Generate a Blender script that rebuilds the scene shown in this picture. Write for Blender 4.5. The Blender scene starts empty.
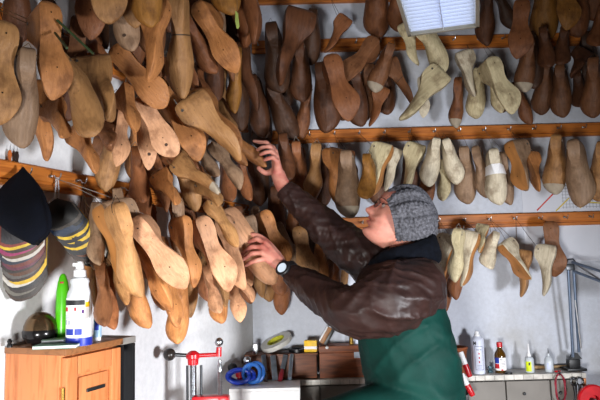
import bpy, bmesh, math, random
from mathutils import Vector, Matrix, noise
from mathutils.bvhtree import BVHTree
random.seed(7)
S = bpy.context.scene
C = S.collection
V = Vector
PI = math.pi

# ------------------------------------------------------------------ camera
CAMZ = 1.12
PITCH, ROLL = math.radians(6.2), math.radians(-1.5)
cam_d = bpy.data.cameras.new('camera'); cam = bpy.data.objects.new('camera', cam_d); C.objects.link(cam)
cam_d.sensor_width = 36; cam_d.lens = 36; cam_d.clip_start = .02; cam_d.clip_end = 60
RM = Matrix.Rotation(math.pi/2 + PITCH, 3, 'X') @ Matrix.Rotation(ROLL, 3, 'Z')
CP = V((0, 0, CAMZ))
cam.matrix_world = Matrix.Translation(CP) @ RM.to_4x4()
S.camera = cam
S.view_settings.view_transform = 'Standard'; S.view_settings.look = 'None'
S.view_settings.gamma = 1; S.view_settings.use_curve_mapping = False

def ray(px, py): return RM @ V(((px-300)/600, -(py-200)/600, -1))
def at(px, py, Y):
    r = ray(px, py); return CP + r*(Y/r.y)
def at_plane(px, py, p0, n):
    r = ray(px, py); return CP + r*((p0-CP).dot(n)/r.dot(n))
def at_z(px, py, z):
    r = ray(px, py); return CP + r*((z-CAMZ)/r.z)

YB = 2.8
CORNER = at(253, 330, YB); CORNER.z = 0
_d = ray(540, 259); DL = V((_d.x, _d.y, 0)).normalized()      # direction along the left wall, away from the viewer
NL = V((DL.y, -DL.x, 0))                                       # left wall normal, into the room
def onL(px, py, d=0.0): return at_plane(px, py, CORNER + NL*d, NL)
NB = V((0, -1, 0))

# ------------------------------------------------------------------ materials
def lin(c):
    if isinstance(c, str): c = [int(c[i:i+2], 16) for i in (0, 2, 4)]
    return tuple(((x/255)/12.92 if x/255 <= .04045 else ((x/255+.055)/1.055)**2.4) for x in c) + (1,)
MATS = {}
class NT:
    def __init__(s, name):
        s.m = bpy.data.materials.new(name); s.m.use_nodes = True
        s.t = s.m.node_tree; s.b = s.t.nodes['Principled BSDF']; s.l = s.t.links
    def n(s, typ, **kw):
        q = s.t.nodes.new(typ)
        for k, v in kw.items():
            if k.startswith('_'): setattr(q, k[1:], v)
            else: q.inputs[k.replace('__', ' ')].default_value = v
        return q
    def coord(s, scale=(1, 1, 1), out='Object'):
        tc = s.n('ShaderNodeTexCoord'); mp = s.n('ShaderNodeMapping'); mp.inputs['Scale'].default_value = scale
        s.l.new(tc.outputs[out], mp.inputs['Vector']); return mp.outputs['Vector']
    def ramp(s, src, stops):
        r = s.n('ShaderNodeValToRGB'); e = r.color_ramp.elements
        while len(e) < len(stops): e.new(.5)
        for q, (p, c) in zip(e, stops): q.position = p; q.color = c if len(c) == 4 else tuple(c)+(1,)
        s.l.new(src, r.inputs['Fac']); return r.outputs['Color']
    def mix(s, a, b, fac, mode='MIX'):
        q = s.n('ShaderNodeMix', _data_type='RGBA', _blend_type=mode)
        for v, i in ((a, 6), (b, 7)):
            if hasattr(v, 'links'): s.l.new(v, q.inputs[i])
            else: q.inputs[i].default_value = v
        if hasattr(fac, 'links'): s.l.new(fac, q.inputs[0])
        else: q.inputs[0].default_value = fac
        return q.outputs[2]
    def bump(s, h, strength=.3, dist=.002):
        q = s.n('ShaderNodeBump', Strength=strength, Distance=dist)
        s.l.new(h, q.inputs['Height']); s.l.new(q.outputs['Normal'], s.b.inputs['Normal'])
def mat(name, col, rough=.5, metal=0, var=.12, scale=40, bump=0, bscale=None, stretch=(1, 1, 1), emit=0, alpha=1, trans=0):
    if name in MATS: return MATS[name]
    q = NT(name); c = lin(col)
    nz = q.n('ShaderNodeTexNoise', Scale=scale, Detail=5)
    q.l.new(q.coord(stretch), nz.inputs['Vector'])
    dark = tuple(x*(1-var*2) for x in c[:3])+(1,); lite = tuple(min(1, x*(1+var)) for x in c[:3])+(1,)
    col_o = q.ramp(nz.outputs['Fac'], [(.3, dark), (.7, lite)])
    q.l.new(col_o, q.b.inputs['Base Color'])
    q.b.inputs['Roughness'].default_value = rough; q.b.inputs['Metallic'].default_value = metal
    q.b.inputs['Specular IOR Level'].default_value = .12 if rough >= .6 else .4
    if trans: q.b.inputs['Transmission Weight'].default_value = trans
    if bump:
        n2 = q.n('ShaderNodeTexNoise', Scale=bscale or scale*2, Detail=6)
        q.l.new(q.coord(stretch), n2.inputs['Vector']); q.bump(n2.outputs['Fac'], bump)
    if emit:
        q.l.new(col_o, q.b.inputs['Emission Color']); q.b.inputs['Emission Strength'].default_value = emit
    MATS[name] = q.m; return q.m

def last_material(name, cut=False):
    q = NT(name)
    oi = q.n('ShaderNodeObjectInfo')
    tc = q.n('ShaderNodeTexCoord')
    ad = q.n('ShaderNodeVectorMath', _operation='ADD')
    sc = q.n('ShaderNodeMath', _operation='MULTIPLY'); sc.inputs[1].default_value = 37
    q.l.new(oi.outputs['Random'], sc.inputs[0])
    q.l.new(tc.outputs['Object'], ad.inputs[0]); q.l.new(sc.outputs[0], ad.inputs[1])
    mp = q.n('ShaderNodeMapping'); mp.inputs['Scale'].default_value = (1, 1, .16)
    q.l.new(ad.outputs[0], mp.inputs['Vector'])
    g = q.n('ShaderNodeTexNoise', Scale=30, Detail=6, Roughness=.65); q.l.new(mp.outputs[0], g.inputs['Vector'])
    grain = q.ramp(g.outputs['Fac'], [(.3, (.62, .58, .55)), (.62, (1.05, 1.05, 1.05))])
    base = q.mix(oi.outputs['Color'], grain, .7, 'MULTIPLY')
    d = q.n('ShaderNodeTexNoise', Scale=4.5, Detail=4, Roughness=.6); q.l.new(ad.outputs[0], d.inputs['Vector'])
    dirt = q.ramp(d.outputs['Fac'], [(.5, (0, 0, 0)), (.68, (.75, .75, .75))])
    grime = q.mix(base, (.42, .36, .32, 1), 1.0, 'MULTIPLY')
    base2 = q.mix(base, grime, dirt)
    sp = q.n('ShaderNodeTexVoronoi', Scale=14); q.l.new(ad.outputs[0], sp.inputs['Vector'])
    spot = q.ramp(sp.outputs['Distance'], [(.045, (1, 1, 1)), (.075, (0, 0, 0))])
    base3 = q.mix(base2, (.05, .03, .02, 1), spot)
    if cut:
        sx = q.n('ShaderNodeSeparateXYZ'); q.l.new(tc.outputs['Object'], sx.inputs[0])
        m1 = q.n('ShaderNodeMath', _operation='MULTIPLY_ADD'); m1.inputs[1].default_value = .35
        q.l.new(sx.outputs['Y'], m1.inputs[0]); q.l.new(sx.outputs['Z'], m1.inputs[2])
        m2 = q.n('ShaderNodeMath', _operation='ADD'); m2.inputs[1].default_value = .40; q.l.new(m1.outputs[0], m2.inputs[0])
        m3 = q.n('ShaderNodeMath', _operation='ABSOLUTE'); q.l.new(m2.outputs[0], m3.inputs[0])
        ln = q.ramp(m3.outputs[0], [(.005, (1, 1, 1)), (.008, (0, 0, 0))])
        base3 = q.mix(base3, (.04, .025, .015, 1), ln)
    q.l.new(base3, q.b.inputs['Base Color'])
    rg = q.ramp(d.outputs['Fac'], [(.3, (.38, .38, .38)), (.7, (.6, .6, .6))]); q.l.new(rg, q.b.inputs['Roughness'])
    q.b.inputs['Specular IOR Level'].default_value = .28
    q.bump(g.outputs['Fac'], .25, .03)
    MATS[name] = q.m; return q.m

def plank_material(name, c1, c2, axis=(1, 14, 14), rough=.45, sc=6):
    q = NT(name)
    n1 = q.n('ShaderNodeTexNoise', Scale=sc, Detail=6, Roughness=.6, Distortion=.6)
    q.l.new(q.coord(axis), n1.inputs['Vector'])
    col = q.ramp(n1.outputs['Fac'], [(.3, lin(c2)), (.5, lin(c1)), (.75, lin(c1))])
    kn = q.n('ShaderNodeTexVoronoi', Scale=3.2); q.l.new(q.coord((1, 2.4, 2.4)), kn.inputs['Vector'])
    k = q.ramp(kn.outputs['Distance'], [(.05, (1, 1, 1)), (.11, (0, 0, 0))])
    col = q.mix(col, tuple(x*.35 for x in lin(c2)[:3])+(1,), k)
    q.l.new(col, q.b.inputs['Base Color']); q.b.inputs['Roughness'].default_value = rough
    q.bump(n1.outputs['Fac'], .15, .002); MATS[name] = q.m; return q.m

def plaster_material(name, c, stain, lo=.5, hi=.72, low_tint=None):
    q = NT(name)
    v = q.coord((1, 1, 1))
    n1 = q.n('ShaderNodeTexNoise', Scale=2.2, Detail=7, Roughness=.6); q.l.new(v, n1.inputs['Vector'])
    m = q.ramp(n1.outputs['Fac'], [(lo, (0, 0, 0)), (hi, (1, 1, 1))])
    col = q.mix(lin(c), lin(stain), m)
    n2 = q.n('ShaderNodeTexNoise', Scale=55, Detail=6, Roughness=.7); q.l.new(v, n2.inputs['Vector'])
    fine = q.ramp(n2.outputs['Fac'], [(.35, (.9, .9, .9)), (.6, (1, 1, 1))])
    col = q.mix(col, fine, 1.0, 'MULTIPLY')
    q.l.new(col, q.b.inputs['Base Color']); q.b.inputs['Roughness'].default_value = .85; q.b.inputs['Specular IOR Level'].default_value = .2
    n3 = q.n('ShaderNodeTexNoise', Scale=12, Detail=8); q.l.new(v, n3.inputs['Vector'])
    q.bump(n3.outputs['Fac'], .35, .012); MATS[name] = q.m; return q.m

# ------------------------------------------------------------------ mesh helpers
class MB:
    def __init__(s): s.v = []; s.f = []; s.mi = []; s.mats = []
    def add(s, vs, fs, mi=0):
        o = len(s.v); s.v += [V(x) for x in vs]; s.f += [tuple(i+o for i in f) for f in fs]; s.mi += [mi]*len(fs); return s
    def bm(s, fn, mi=0, M=None, bevel=0, seg=2):
        b = bmesh.new(); fn(b)
        if bevel: bmesh.ops.bevel(b, geom=b.edges[:], offset=bevel, segments=seg, affect='EDGES', profile=.6)
        if M is not None: b.transform(M)
        b.verts.index_update()
        s.add([x.co.copy() for x in b.verts], [[x.index for x in f.verts] for f in b.faces], mi); b.free(); return s
    def box(s, c, size, M=None, bevel=.002, mi=0):
        T = Matrix.Translation(c) @ Matrix.Diagonal((*size, 1)).to_4x4()
        def fn(b):
            bmesh.ops.create_cube(b, size=1); b.transform(T)
        return s.bm(fn, mi, M, min(bevel, min(size)*.45))
    def tube(s, pts, r, n=8, mi=0, cap=True, closed=False):
        pts = [V(p) for p in pts]; rs = r if isinstance(r, (list, tuple)) else [r]*len(pts)
        k = len(pts); vs = []; fs = []
        t0 = (pts[1]-pts[0]).normalized()
        up = V((0, 0, 1)) if abs(t0.z) < .9 else V((1, 0, 0))
        a = t0.cross(up).normalized()
        for i, p in enumerate(pts):
            if closed: t = (pts[(i+1) % k]-pts[i-1]).normalized()
            else: t = (pts[min(i+1, k-1)]-pts[max(i-1, 0)]).normalized()
            a = (a - t*a.dot(t)).normalized(); b = t.cross(a)
            for j in range(n):
                th = 2*PI*j/n; vs.append(p + (a*math.cos(th)+b*math.sin(th))*rs[i])
        for i in range(k if closed else k-1):
            for j in range(n):
                q = (i+1) % k
                fs.append((i*n+j, i*n+(j+1) % n, q*n+(j+1) % n, q*n+j))
        if cap and not closed:
            fs.append(tuple(range(n))[::-1]); fs.append(tuple((k-1)*n+j for j in range(n)))
        return s.add(vs, fs, mi)
    def lathe(s, prof, n=24, M=None, mi=0, mfun=None):
        vs = []; fs = []; mis = []
        for (r, z) in prof:
            for j in range(n):
                th = 2*PI*j/n; vs.append(V((r*math.cos(th), r*math.sin(th), z)))
        for i in range(len(prof)-1):
            for j in range(n): fs.append((i*n+j, i*n+(j+1) % n, (i+1)*n+(j+1) % n, (i+1)*n+j))
        if prof[0][0] > 1e-5: fs.append(tuple(range(n))[::-1])
        if prof[-1][0] > 1e-5: fs.append(tuple((len(prof)-1)*n+j for j in range(n)))
        if M is not None: vs = [M @ x for x in vs]
        return s.add(vs, fs, mi)
    def rings(s, rings, mi=0, cap=True):
        n = len(rings[0]); vs = [p for r in rings for p in r]; fs = []
        for i in range(len(rings)-1):
            for j in range(n): fs.append((i*n+j, i*n+(j+1) % n, (i+1)*n+(j+1) % n, (i+1)*n+j))
        if cap: fs.append(tuple(range(n))[::-1]); fs.append(tuple((len(rings)-1)*n+j for j in range(n)))
        return s.add(vs, fs, mi)
    def mesh(s, name, mats, smooth=35):
        me = bpy.data.meshes.new(name); me.from_pydata([tuple(x) for x in s.v], [], s.f)
        for m in (mats if isinstance(mats, (list, tuple)) else [mats]): me.materials.append(m)
        me.polygons.foreach_set('material_index', s.mi)
        b = bmesh.new(); b.from_mesh(me); bmesh.ops.remove_doubles(b, verts=b.verts, dist=1e-6)
        bmesh.ops.recalc_face_normals(b, faces=b.faces); b.to_mesh(me); b.free()
        if smooth:
            me.polygons.foreach_set('use_smooth', [True]*len(me.polygons)); me.set_sharp_from_angle(angle=math.radians(smooth))
        me.update(); return me
    def obj(s, name, mats, parent=None, smooth=35, M=None):
        o = bpy.data.objects.new(name, s.mesh(name, mats, smooth)); C.objects.link(o)
        if M is not None: o.matrix_world = M
        if parent is not None: setparent(o, parent)
        return o
def world(o):
    return (world(o.parent) @ o.matrix_parent_inverse if o.parent else Matrix()) @ o.matrix_basis
def setparent(o, p):
    o.parent = p; o.matrix_parent_inverse = world(p).inverted()
def tag(o, label, cat, group=None, kind=None):
    o['label'] = label; o['category'] = cat
    if group: o['group'] = group
    if kind: o['kind'] = kind
    return o
def empty(name, loc, label, cat, group=None):
    o = bpy.data.objects.new(name, None); C.objects.link(o); o.empty_display_size = .05
    o.matrix_basis = Matrix.Translation(loc); return tag(o, label, cat, group)
def structure(o): o['kind'] = 'structure'; return o
def frame(o, x, y, z): # matrix from axes
    M = Matrix.Identity(4)
    for i, a in enumerate((x, y, z)):
        for j in range(3): M[j][i] = a[j]
    M.translation = o; return M
def apply_remesh(o, voxel, smooth_it=2, fac=.5):
    m = o.modifiers.new('r', 'REMESH'); m.mode = 'VOXEL'; m.voxel_size = voxel; m.use_smooth_shade = True
    if smooth_it:
        k = o.modifiers.new('s', 'SMOOTH'); k.factor = fac; k.iterations = smooth_it
    dg = bpy.context.evaluated_depsgraph_get(); dg.update()
    me = bpy.data.meshes.new_from_object(o.evaluated_get(dg)); old = o.data; o.modifiers.clear(); o.data = me
    me.polygons.foreach_set('use_smooth', [True]*len(me.polygons)); bpy.data.meshes.remove(old); me.name = o.name
    return o
def lerp_tab(tab, t):
    if t <= tab[0][0]: return tab[0][1]
    for (a, x), (b, y) in zip(tab, tab[1:]):
        if t <= b:
            u = (t-a)/(b-a); return x+(y-x)*u
    return tab[-1][1]
def smooth_tab(tab, t):
    # Catmull-Rom through the table
    if t <= tab[0][0]: return tab[0][1]
    if t >= tab[-1][0]: return tab[-1][1]
    for i in range(len(tab)-1):
        (a, x), (b, y) = tab[i], tab[i+1]
        if t <= b:
            u = (t-a)/(b-a)
            m0 = (y-tab[i-1][1])/(b-tab[i-1][0]) if i > 0 else (y-x)/(b-a)
            m1 = (tab[i+2][1]-x)/(tab[i+2][0]-a) if i+2 < len(tab) else (y-x)/(b-a)
            m0 *= (b-a); m1 *= (b-a)
            return (2*u**3-3*u*u+1)*x+(u**3-2*u*u+u)*m0+(-2*u**3+3*u*u)*y+(u**3-u*u)*m1
# ------------------------------------------------------------------ room
M_pine = plank_material('pine_orange', 'bd6f2a', '8f4a14')
M_pineL = plank_material('pine_cabinet', 'c67c4a', 'a86030', axis=(14, 14, 1), sc=5)
M_wallB = plaster_material('back_plaster', 'c4c9d4', 'a9a8a7')
M_wallL = plaster_material('left_plaster', 'd2d2d3', 'bebdbb', .55, .8)
M_steel = mat('steel', 'b9bcc0', .28, 1, .08)
M_dsteel = mat('dark_steel', '55575a', .35, .9, .1)
M_black = mat('black_plastic', '141416', .4, 0, .1)
M_red = mat('red_enamel', 'b8141e', .3, 0, .12)
M_blue = mat('blue_plastic', '1838a8', .35, 0, .1)
M_lblue = mat('light_blue_plastic', '2a62b0', .35, 0, .1)
M_white = mat('white_plastic', 'e9eaec', .4, 0, .03)
M_dwood = mat('dark_wood', '6b3a1e', .5, 0, .25, 14, .2, 30, (1, 9, 9))
M_bwood = mat('box_wood', '8a4a26', .55, 0, .3, 10, .25, 30, (1, 8, 8))
M_cord = mat('dark_cord', '2a2622', .8)
M_cordb = mat('brown_cord', '6b5238', .8)
M_cordl = mat('grey_cord', '8c8a84', .8)
M_bench = mat('bench_top', 'c9c5bd', .5, 0, .2, 25)
M_grey = mat('grey_panel', '7f7b76', .6, 0, .08, 8)
M_floor = plank_material('floor_boards', '7a5a40', '55402e')
M_yellow = mat('yellow_label', 'f2c21a', .5)
M_brass = mat('brass', 'b8964a', .3, .9)

XR = 2.3; ZC = 2.75
LE = CORNER - DL*3.2                       # near end of the left wall
def wall_slab(name, a, b, z0, z1, n, m, th=.12):
    t = (b-a).normalized(); L = (b-a).length
    q = MB()
    k = 2
    vs = [a+V((0, 0, z0)), b+V((0, 0, z0)), b+V((0, 0, z1)), a+V((0, 0, z1))]
    vs += [x - n*th for x in vs]
    q.add(vs, [(0, 1, 2, 3), (7, 6, 5, 4), (0, 4, 5, 1), (1, 5, 6, 2), (2, 6, 7, 3), (3, 7, 4, 0)])
    return structure(q.obj(name, m, smooth=0))
wall_slab('wall_back', CORNER, V((XR, YB, 0)), 0, ZC, NB, M_wallB)
wall_slab('wall_left', LE, CORNER, 0, ZC, NL, M_wallL)
q = MB(); q.box(V((.3, .9, -.05)), (4.6, 4.6, .1), bevel=0); structure(q.obj('floor', M_floor, smooth=0))
q = MB(); q.box(V((.3, .9, ZC+.05)), (4.6, 4.6, .1), bevel=0); structure(q.obj('ceiling', M_wallL, smooth=0))

# ------------------------------------------------------------------ hook rails
def hook_mb(p, n):
    # screw hook: base rose, shank out of the board, turned-up tip
    u = V((0, 0, 1)); q = MB()
    q.tube([p, p+n*.004], [.006, .005], 8)
    q.tube([p+n*.002, p+n*.016, p+n*.022-u*.008, p+n*.032-u*.010, p+n*.038-u*.002, p+n*.039+u*.006], .0018, 6)
    return q
HOOKS = {'L': [], 'B': []}
def rail(a, b, n, h, label, group, wall, hooks=True, sp=.117, off=.03):
    t = (b-a).normalized(); L = (b-a).length
    prof = [(0, -h/2), (.020, -h/2), (.024, -h/2+.004), (.024, -h/2+.012), (.018, -h/2+.015), (.018, -h/2+.020), (.022, -h/2+.023), (.022, h/2-.004), (.018, h/2), (0, h/2)]
    r = MB(); M = frame(a, t, n, V((0, 0, 1)))
    # built in local axes so the grain runs along the board
    r.rings([[V((x, y, z)) for (y, z) in prof] for x in (0, L)])
    o = r.obj('hook_rail', M_pine, smooth=20, M=M); tag(o, label, 'hook rail', group)
    if hooks:
        k = int((L-off)/sp)
        for i in range(k+1):
            p = a + t*(off+i*sp) + n*.022 + V((0, 0, .008))
            hk = hook_mb(p, n).obj('hook', M_steel, o); HOOKS[wall].append(p + n*.030 + V((0, 0, -.010)))
    return o
zb = [at(450, 222, YB).z, at(450, 133.5, YB).z, at(455, 43, YB).z]
zb.append(zb[2]+.245)
gB, gL = 'pine hook rails on the back wall', 'pine hook rails on the left wall'
xl = CORNER.x + .02
for z, lab, x0 in zip(zb, ('lowest pine hook rail on the back wall, just behind the beanie', 'middle pine hook rail running across the back wall above the beanie',
                       'upper pine hook rail on the back wall behind the hanging lamp', 'topmost pine rail on the back wall, cut by the top of the frame'), (xl,)*4):
    rail(V((x0, YB, z)), V((2.0, YB, z)), NB, .062, lab, gB, 'B')
zl = [at_plane(45, 180, CORNER, NL).z, 0, 0]; zl[1] = zl[0]+.40; zl[2] = zl[1]+.40
for z, lab in zip(zl, ('low pine hook rail on the left wall above the cabinet', 'second pine rail up the left wall, buried behind the heap of lasts', 'highest pine rail on the left wall, at the top of the heap')):
    a = CORNER - DL*1.9; b = CORNER - DL*.06
    rail(V((a.x, a.y, z)), V((b.x, b.y, z)), NL, .062, lab, gL, 'L', sp=.1)

# ------------------------------------------------------------------ shoe lasts
M_last = last_material('last_wood'); M_lastcut = last_material('last_wood_cut', True)
M_hole = mat('hole_dark', '1a120c', .8); M_knot = mat('knot_wood', '4a3a30', .6, 0, .2, 60)
M_eyelet = mat('eyelet', '6d6a66', .4, .8)
M_solebrown = mat('sole_brown', 'a8713c', .55, 0, .25, 6, .2, 20, (1, 1, .3))
M_solepale = mat('toe_pale', 'a39684', .6, 0, .12, 10)
TT = [0, .008, .025, .055, .09, .14, .2, .26, .31, .36, .41, .47, .53, .59, .65, .71, .77, .82, .87, .91, .945, .97, .988, 1]
UU = [0, .06, .16, .3, .45, .6, .75, .88, 1.0]
STY = {
 'm': dict(hw=[(0, .035), (.01, .062), (.03, .088), (.07, .108), (.14, .118), (.22, .115), (.36, .105), (.46, .115), (.56, .142), (.66, .168), (.72, .170), (.8, .155), (.88, .124), (.94, .088), (.98, .045), (1, .02)],
           ys=[(0, .035), (.05, .005), (.2, 0), (.35, .03), (.48, .035), (.62, .008), (.72, 0), (.86, .02), (1, .075)],
           yt=[(0, .25), (.025, .36), (.06, .415), (.13, .43), (.25, .425), (.30, .40), (.36, .335), (.45, .27), (.55, .228), (.65, .195), (.75, .165), (.85, .145), (.93, .135), (.98, .12), (1, .1)]),
 'p': dict(hw=[(0, .03), (.01, .055), (.03, .078), (.07, .094), (.14, .1), (.22, .094), (.36, .08), (.46, .09), (.56, .118), (.64, .142), (.70, .145), (.8, .118), (.88, .082), (.94, .052), (.98, .028), (1, .012)],
           ys=[(0, .03), (.05, .0), (.2, .01), (.35, .075), (.48, .08), (.62, .02), (.72, 0), (.86, .015), (1, .05)],
           yt=[(0, .26), (.025, .37), (.06, .42), (.13, .44), (.25, .435), (.30, .405), (.36, .345), (.45, .28), (.55, .23), (.65, .19), (.75, .15), (.85, .12), (.93, .105), (.98, .09), (1, .075)]),
 'r': dict(hw=[(0, .04), (.01, .07), (.03, .098), (.07, .12), (.14, .132), (.22, .13), (.36, .124), (.46, .134), (.56, .158), (.66, .185), (.74, .19), (.82, .18), (.89, .155), (.94, .12), (.98, .07), (1, .03)],
           ys=[(0, .035), (.05, .005), (.2, 0), (.35, .02), (.48, .025), (.62, .006), (.72, 0), (.86, .015), (1, .07)],
           yt=[(0, .24), (.025, .33), (.06, .385), (.13, .40), (.25, .395), (.30, .375), (.36, .325), (.45, .275), (.55, .24), (.65, .21), (.75, .185), (.85, .17), (.93, .165), (.98, .15), (1, .12)]),
 'i': dict(hw=[(0, .035), (.01, .06), (.03, .084), (.07, .1), (.14, .113), (.24, .122), (.36, .133), (.5, .152), (.62, .166), (.72, .168), (.8, .156), (.88, .128), (.94, .092), (.98, .05), (1, .02)],
           ys=[(0, .035), (.05, .005), (.2, 0), (.35, .03), (.48, .035), (.62, .008), (.72, 0), (.86, .02), (1, .075)],
           yt=[(0, .25), (.025, .36), (.06, .415), (.13, .43), (.25, .415), (.30, .385), (.36, .325), (.45, .265), (.55, .228), (.65, .195), (.75, .165), (.85, .145), (.93, .135), (.98, .12), (1, .1)]),
 's': dict(hw=[(0, .03), (.01, .05), (.03, .07), (.07, .084), (.14, .09), (.22, .088), (.36, .082), (.46, .09), (.56, .108), (.66, .126), (.72, .127), (.8, .114), (.88, .09), (.94, .064), (.98, .034), (1, .015)],
           ys=[(0, .03), (.05, .0), (.2, 0), (.35, .03), (.48, .035), (.62, .008), (.72, 0), (.86, .02), (1, .06)],
           yt=[(0, .2), (.025, .28), (.06, .31), (.13, .33), (.25, .325), (.30, .305), (.36, .26), (.45, .22), (.55, .19), (.65, .165), (.75, .14), (.85, .12), (.93, .11), (.98, .1), (1, .085)]),
}
WT = [(0, .03), (.03, .055), (.08, .072), (.25, .07), (.33, .055), (.45, .024), (.6, .008), (1, .004)]
CX = [(0, 0), (.2, .004), (.4, -.006), (.6, .004), (.75, .016), (.9, .004), (1, -.018)]
def last_ring(st, t, side, grow=0):
    w = smooth_tab(st['hw'], t)+grow; ys = smooth_tab(st['ys'], t)-grow; yt = smooth_tab(st['yt'], t)+grow
    wt = min(lerp_tab(WT, t), w*.75); cx = smooth_tab(CX, t)*side
    k = min(1, max(0, (t-.28)/.35)); p = 1.15+(2.1-1.15)*k; e = .95+(.55-.95)*k
    R = []
    for u in UU:
        h = wt+(w-wt)*max(0, 1-u**p)**e
        if u == 0: h *= .955
        R.append((cx+h, ys+u*(yt-ys)))
    Lf = [(2*cx-x, y) for (x, y) in R[::-1]]
    w0 = w*.955
    So = [(cx-w0*.5, ys-.008*min(1, w0/.08)), (cx, ys-.011*min(1, w0/.08)), (cx+w0*.5, ys-.008*min(1, w0/.08))]
    return [V((x, y, -t)) for (x, y) in R+Lf+So]
PROTO = {}
def proto(sty, side, cut):
    k = (sty, side, cut)
    if k in PROTO: return PROTO[k]
    st = STY[sty]; q = MB(); q.rings([last_ring(st, t, side) for t in TT])
    for (x, z) in ((0.0, -.13), (.012*side, -.69)):           # tack holes in the sole
        ys = smooth_tab(st['ys'], -z)-.0125
        q.lathe([(.008, 0), (.008, .002)], 8, Matrix.Translation((x, ys, z)) @ Matrix.Rotation(PI/2, 4, 'X'), 1)
    me = q.mesh('shoe_last', [M_lastcut if cut else M_last, M_hole], 38)
    e = MB(); yh = smooth_tab(st['yt'], .14)-.075
    w_, t0_ = smooth_tab(st['hw'], .13), min(lerp_tab(WT, .13), smooth_tab(st['hw'], .13)*.75)
    u_ = (yh-smooth_tab(st['ys'], .13))/(smooth_tab(st['yt'], .13)-smooth_tab(st['ys'], .13))
    ww = t0_+(w_-t0_)*max(0, 1-u_**1.15)**.95+.0025
    e.lathe([(.010, -ww), (.0165, -ww), (.0165, ww), (.010, ww)], 12, Matrix.Translation((0, yh, -.13)) @ Matrix.Rotation(PI/2, 4, 'Y'))
    em = e.mesh('eyelet', M_eyelet, 30)
    # sole patch: thin skin over the sole
    sp = MB(); rr = []
    for t in TT[2:-2]:
        R = last_ring(st, t, side, .0035); n = len(UU)
        rr.append([R[0]+V((-.002, 0, 0))] + R[2*n:][::-1] + [R[2*n-1]+V((.002, 0, 0))])
    vs = [p for r in rr for p in r]; n = 5; fs = []
    for i in range(len(rr)-1):
        for j in range(n-1): fs.append((i*n+j, i*n+j+1, (i+1)*n+j+1, (i+1)*n+j))
    sp.add(vs, fs); sm = sp.mesh('sole_leather', M_solebrown, 40)
    # toe skin
    tp = MB(); tp.rings([last_ring(st, t, side, .004) for t in TT if t >= .8], cap=False)
    tp.f.append(tuple(range(len(tp.v)-21, len(tp.v)))); tp.mi.append(0)
    tm = tp.mesh('toe_patch', M_solepale, 40)
    low = MB(); low.rings([last_ring(st, t, side, .007)[::1] for t in TT[1:-1:2]+[1.0]]);
    PROTO[k] = (me, em, sm, tm, [x.copy() for x in low.v], list(low.f), yh)
    return PROTO[k]
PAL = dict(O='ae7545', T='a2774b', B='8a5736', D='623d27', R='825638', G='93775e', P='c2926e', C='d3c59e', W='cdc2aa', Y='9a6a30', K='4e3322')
CN = dict(O='orange-tan', T='tan', B='brown', D='dark brown', R='reddish brown', G='grey-brown', P='pale pinkish', C='cream', W='off-white', Y='mustard brown', K='near-black brown')
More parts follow.
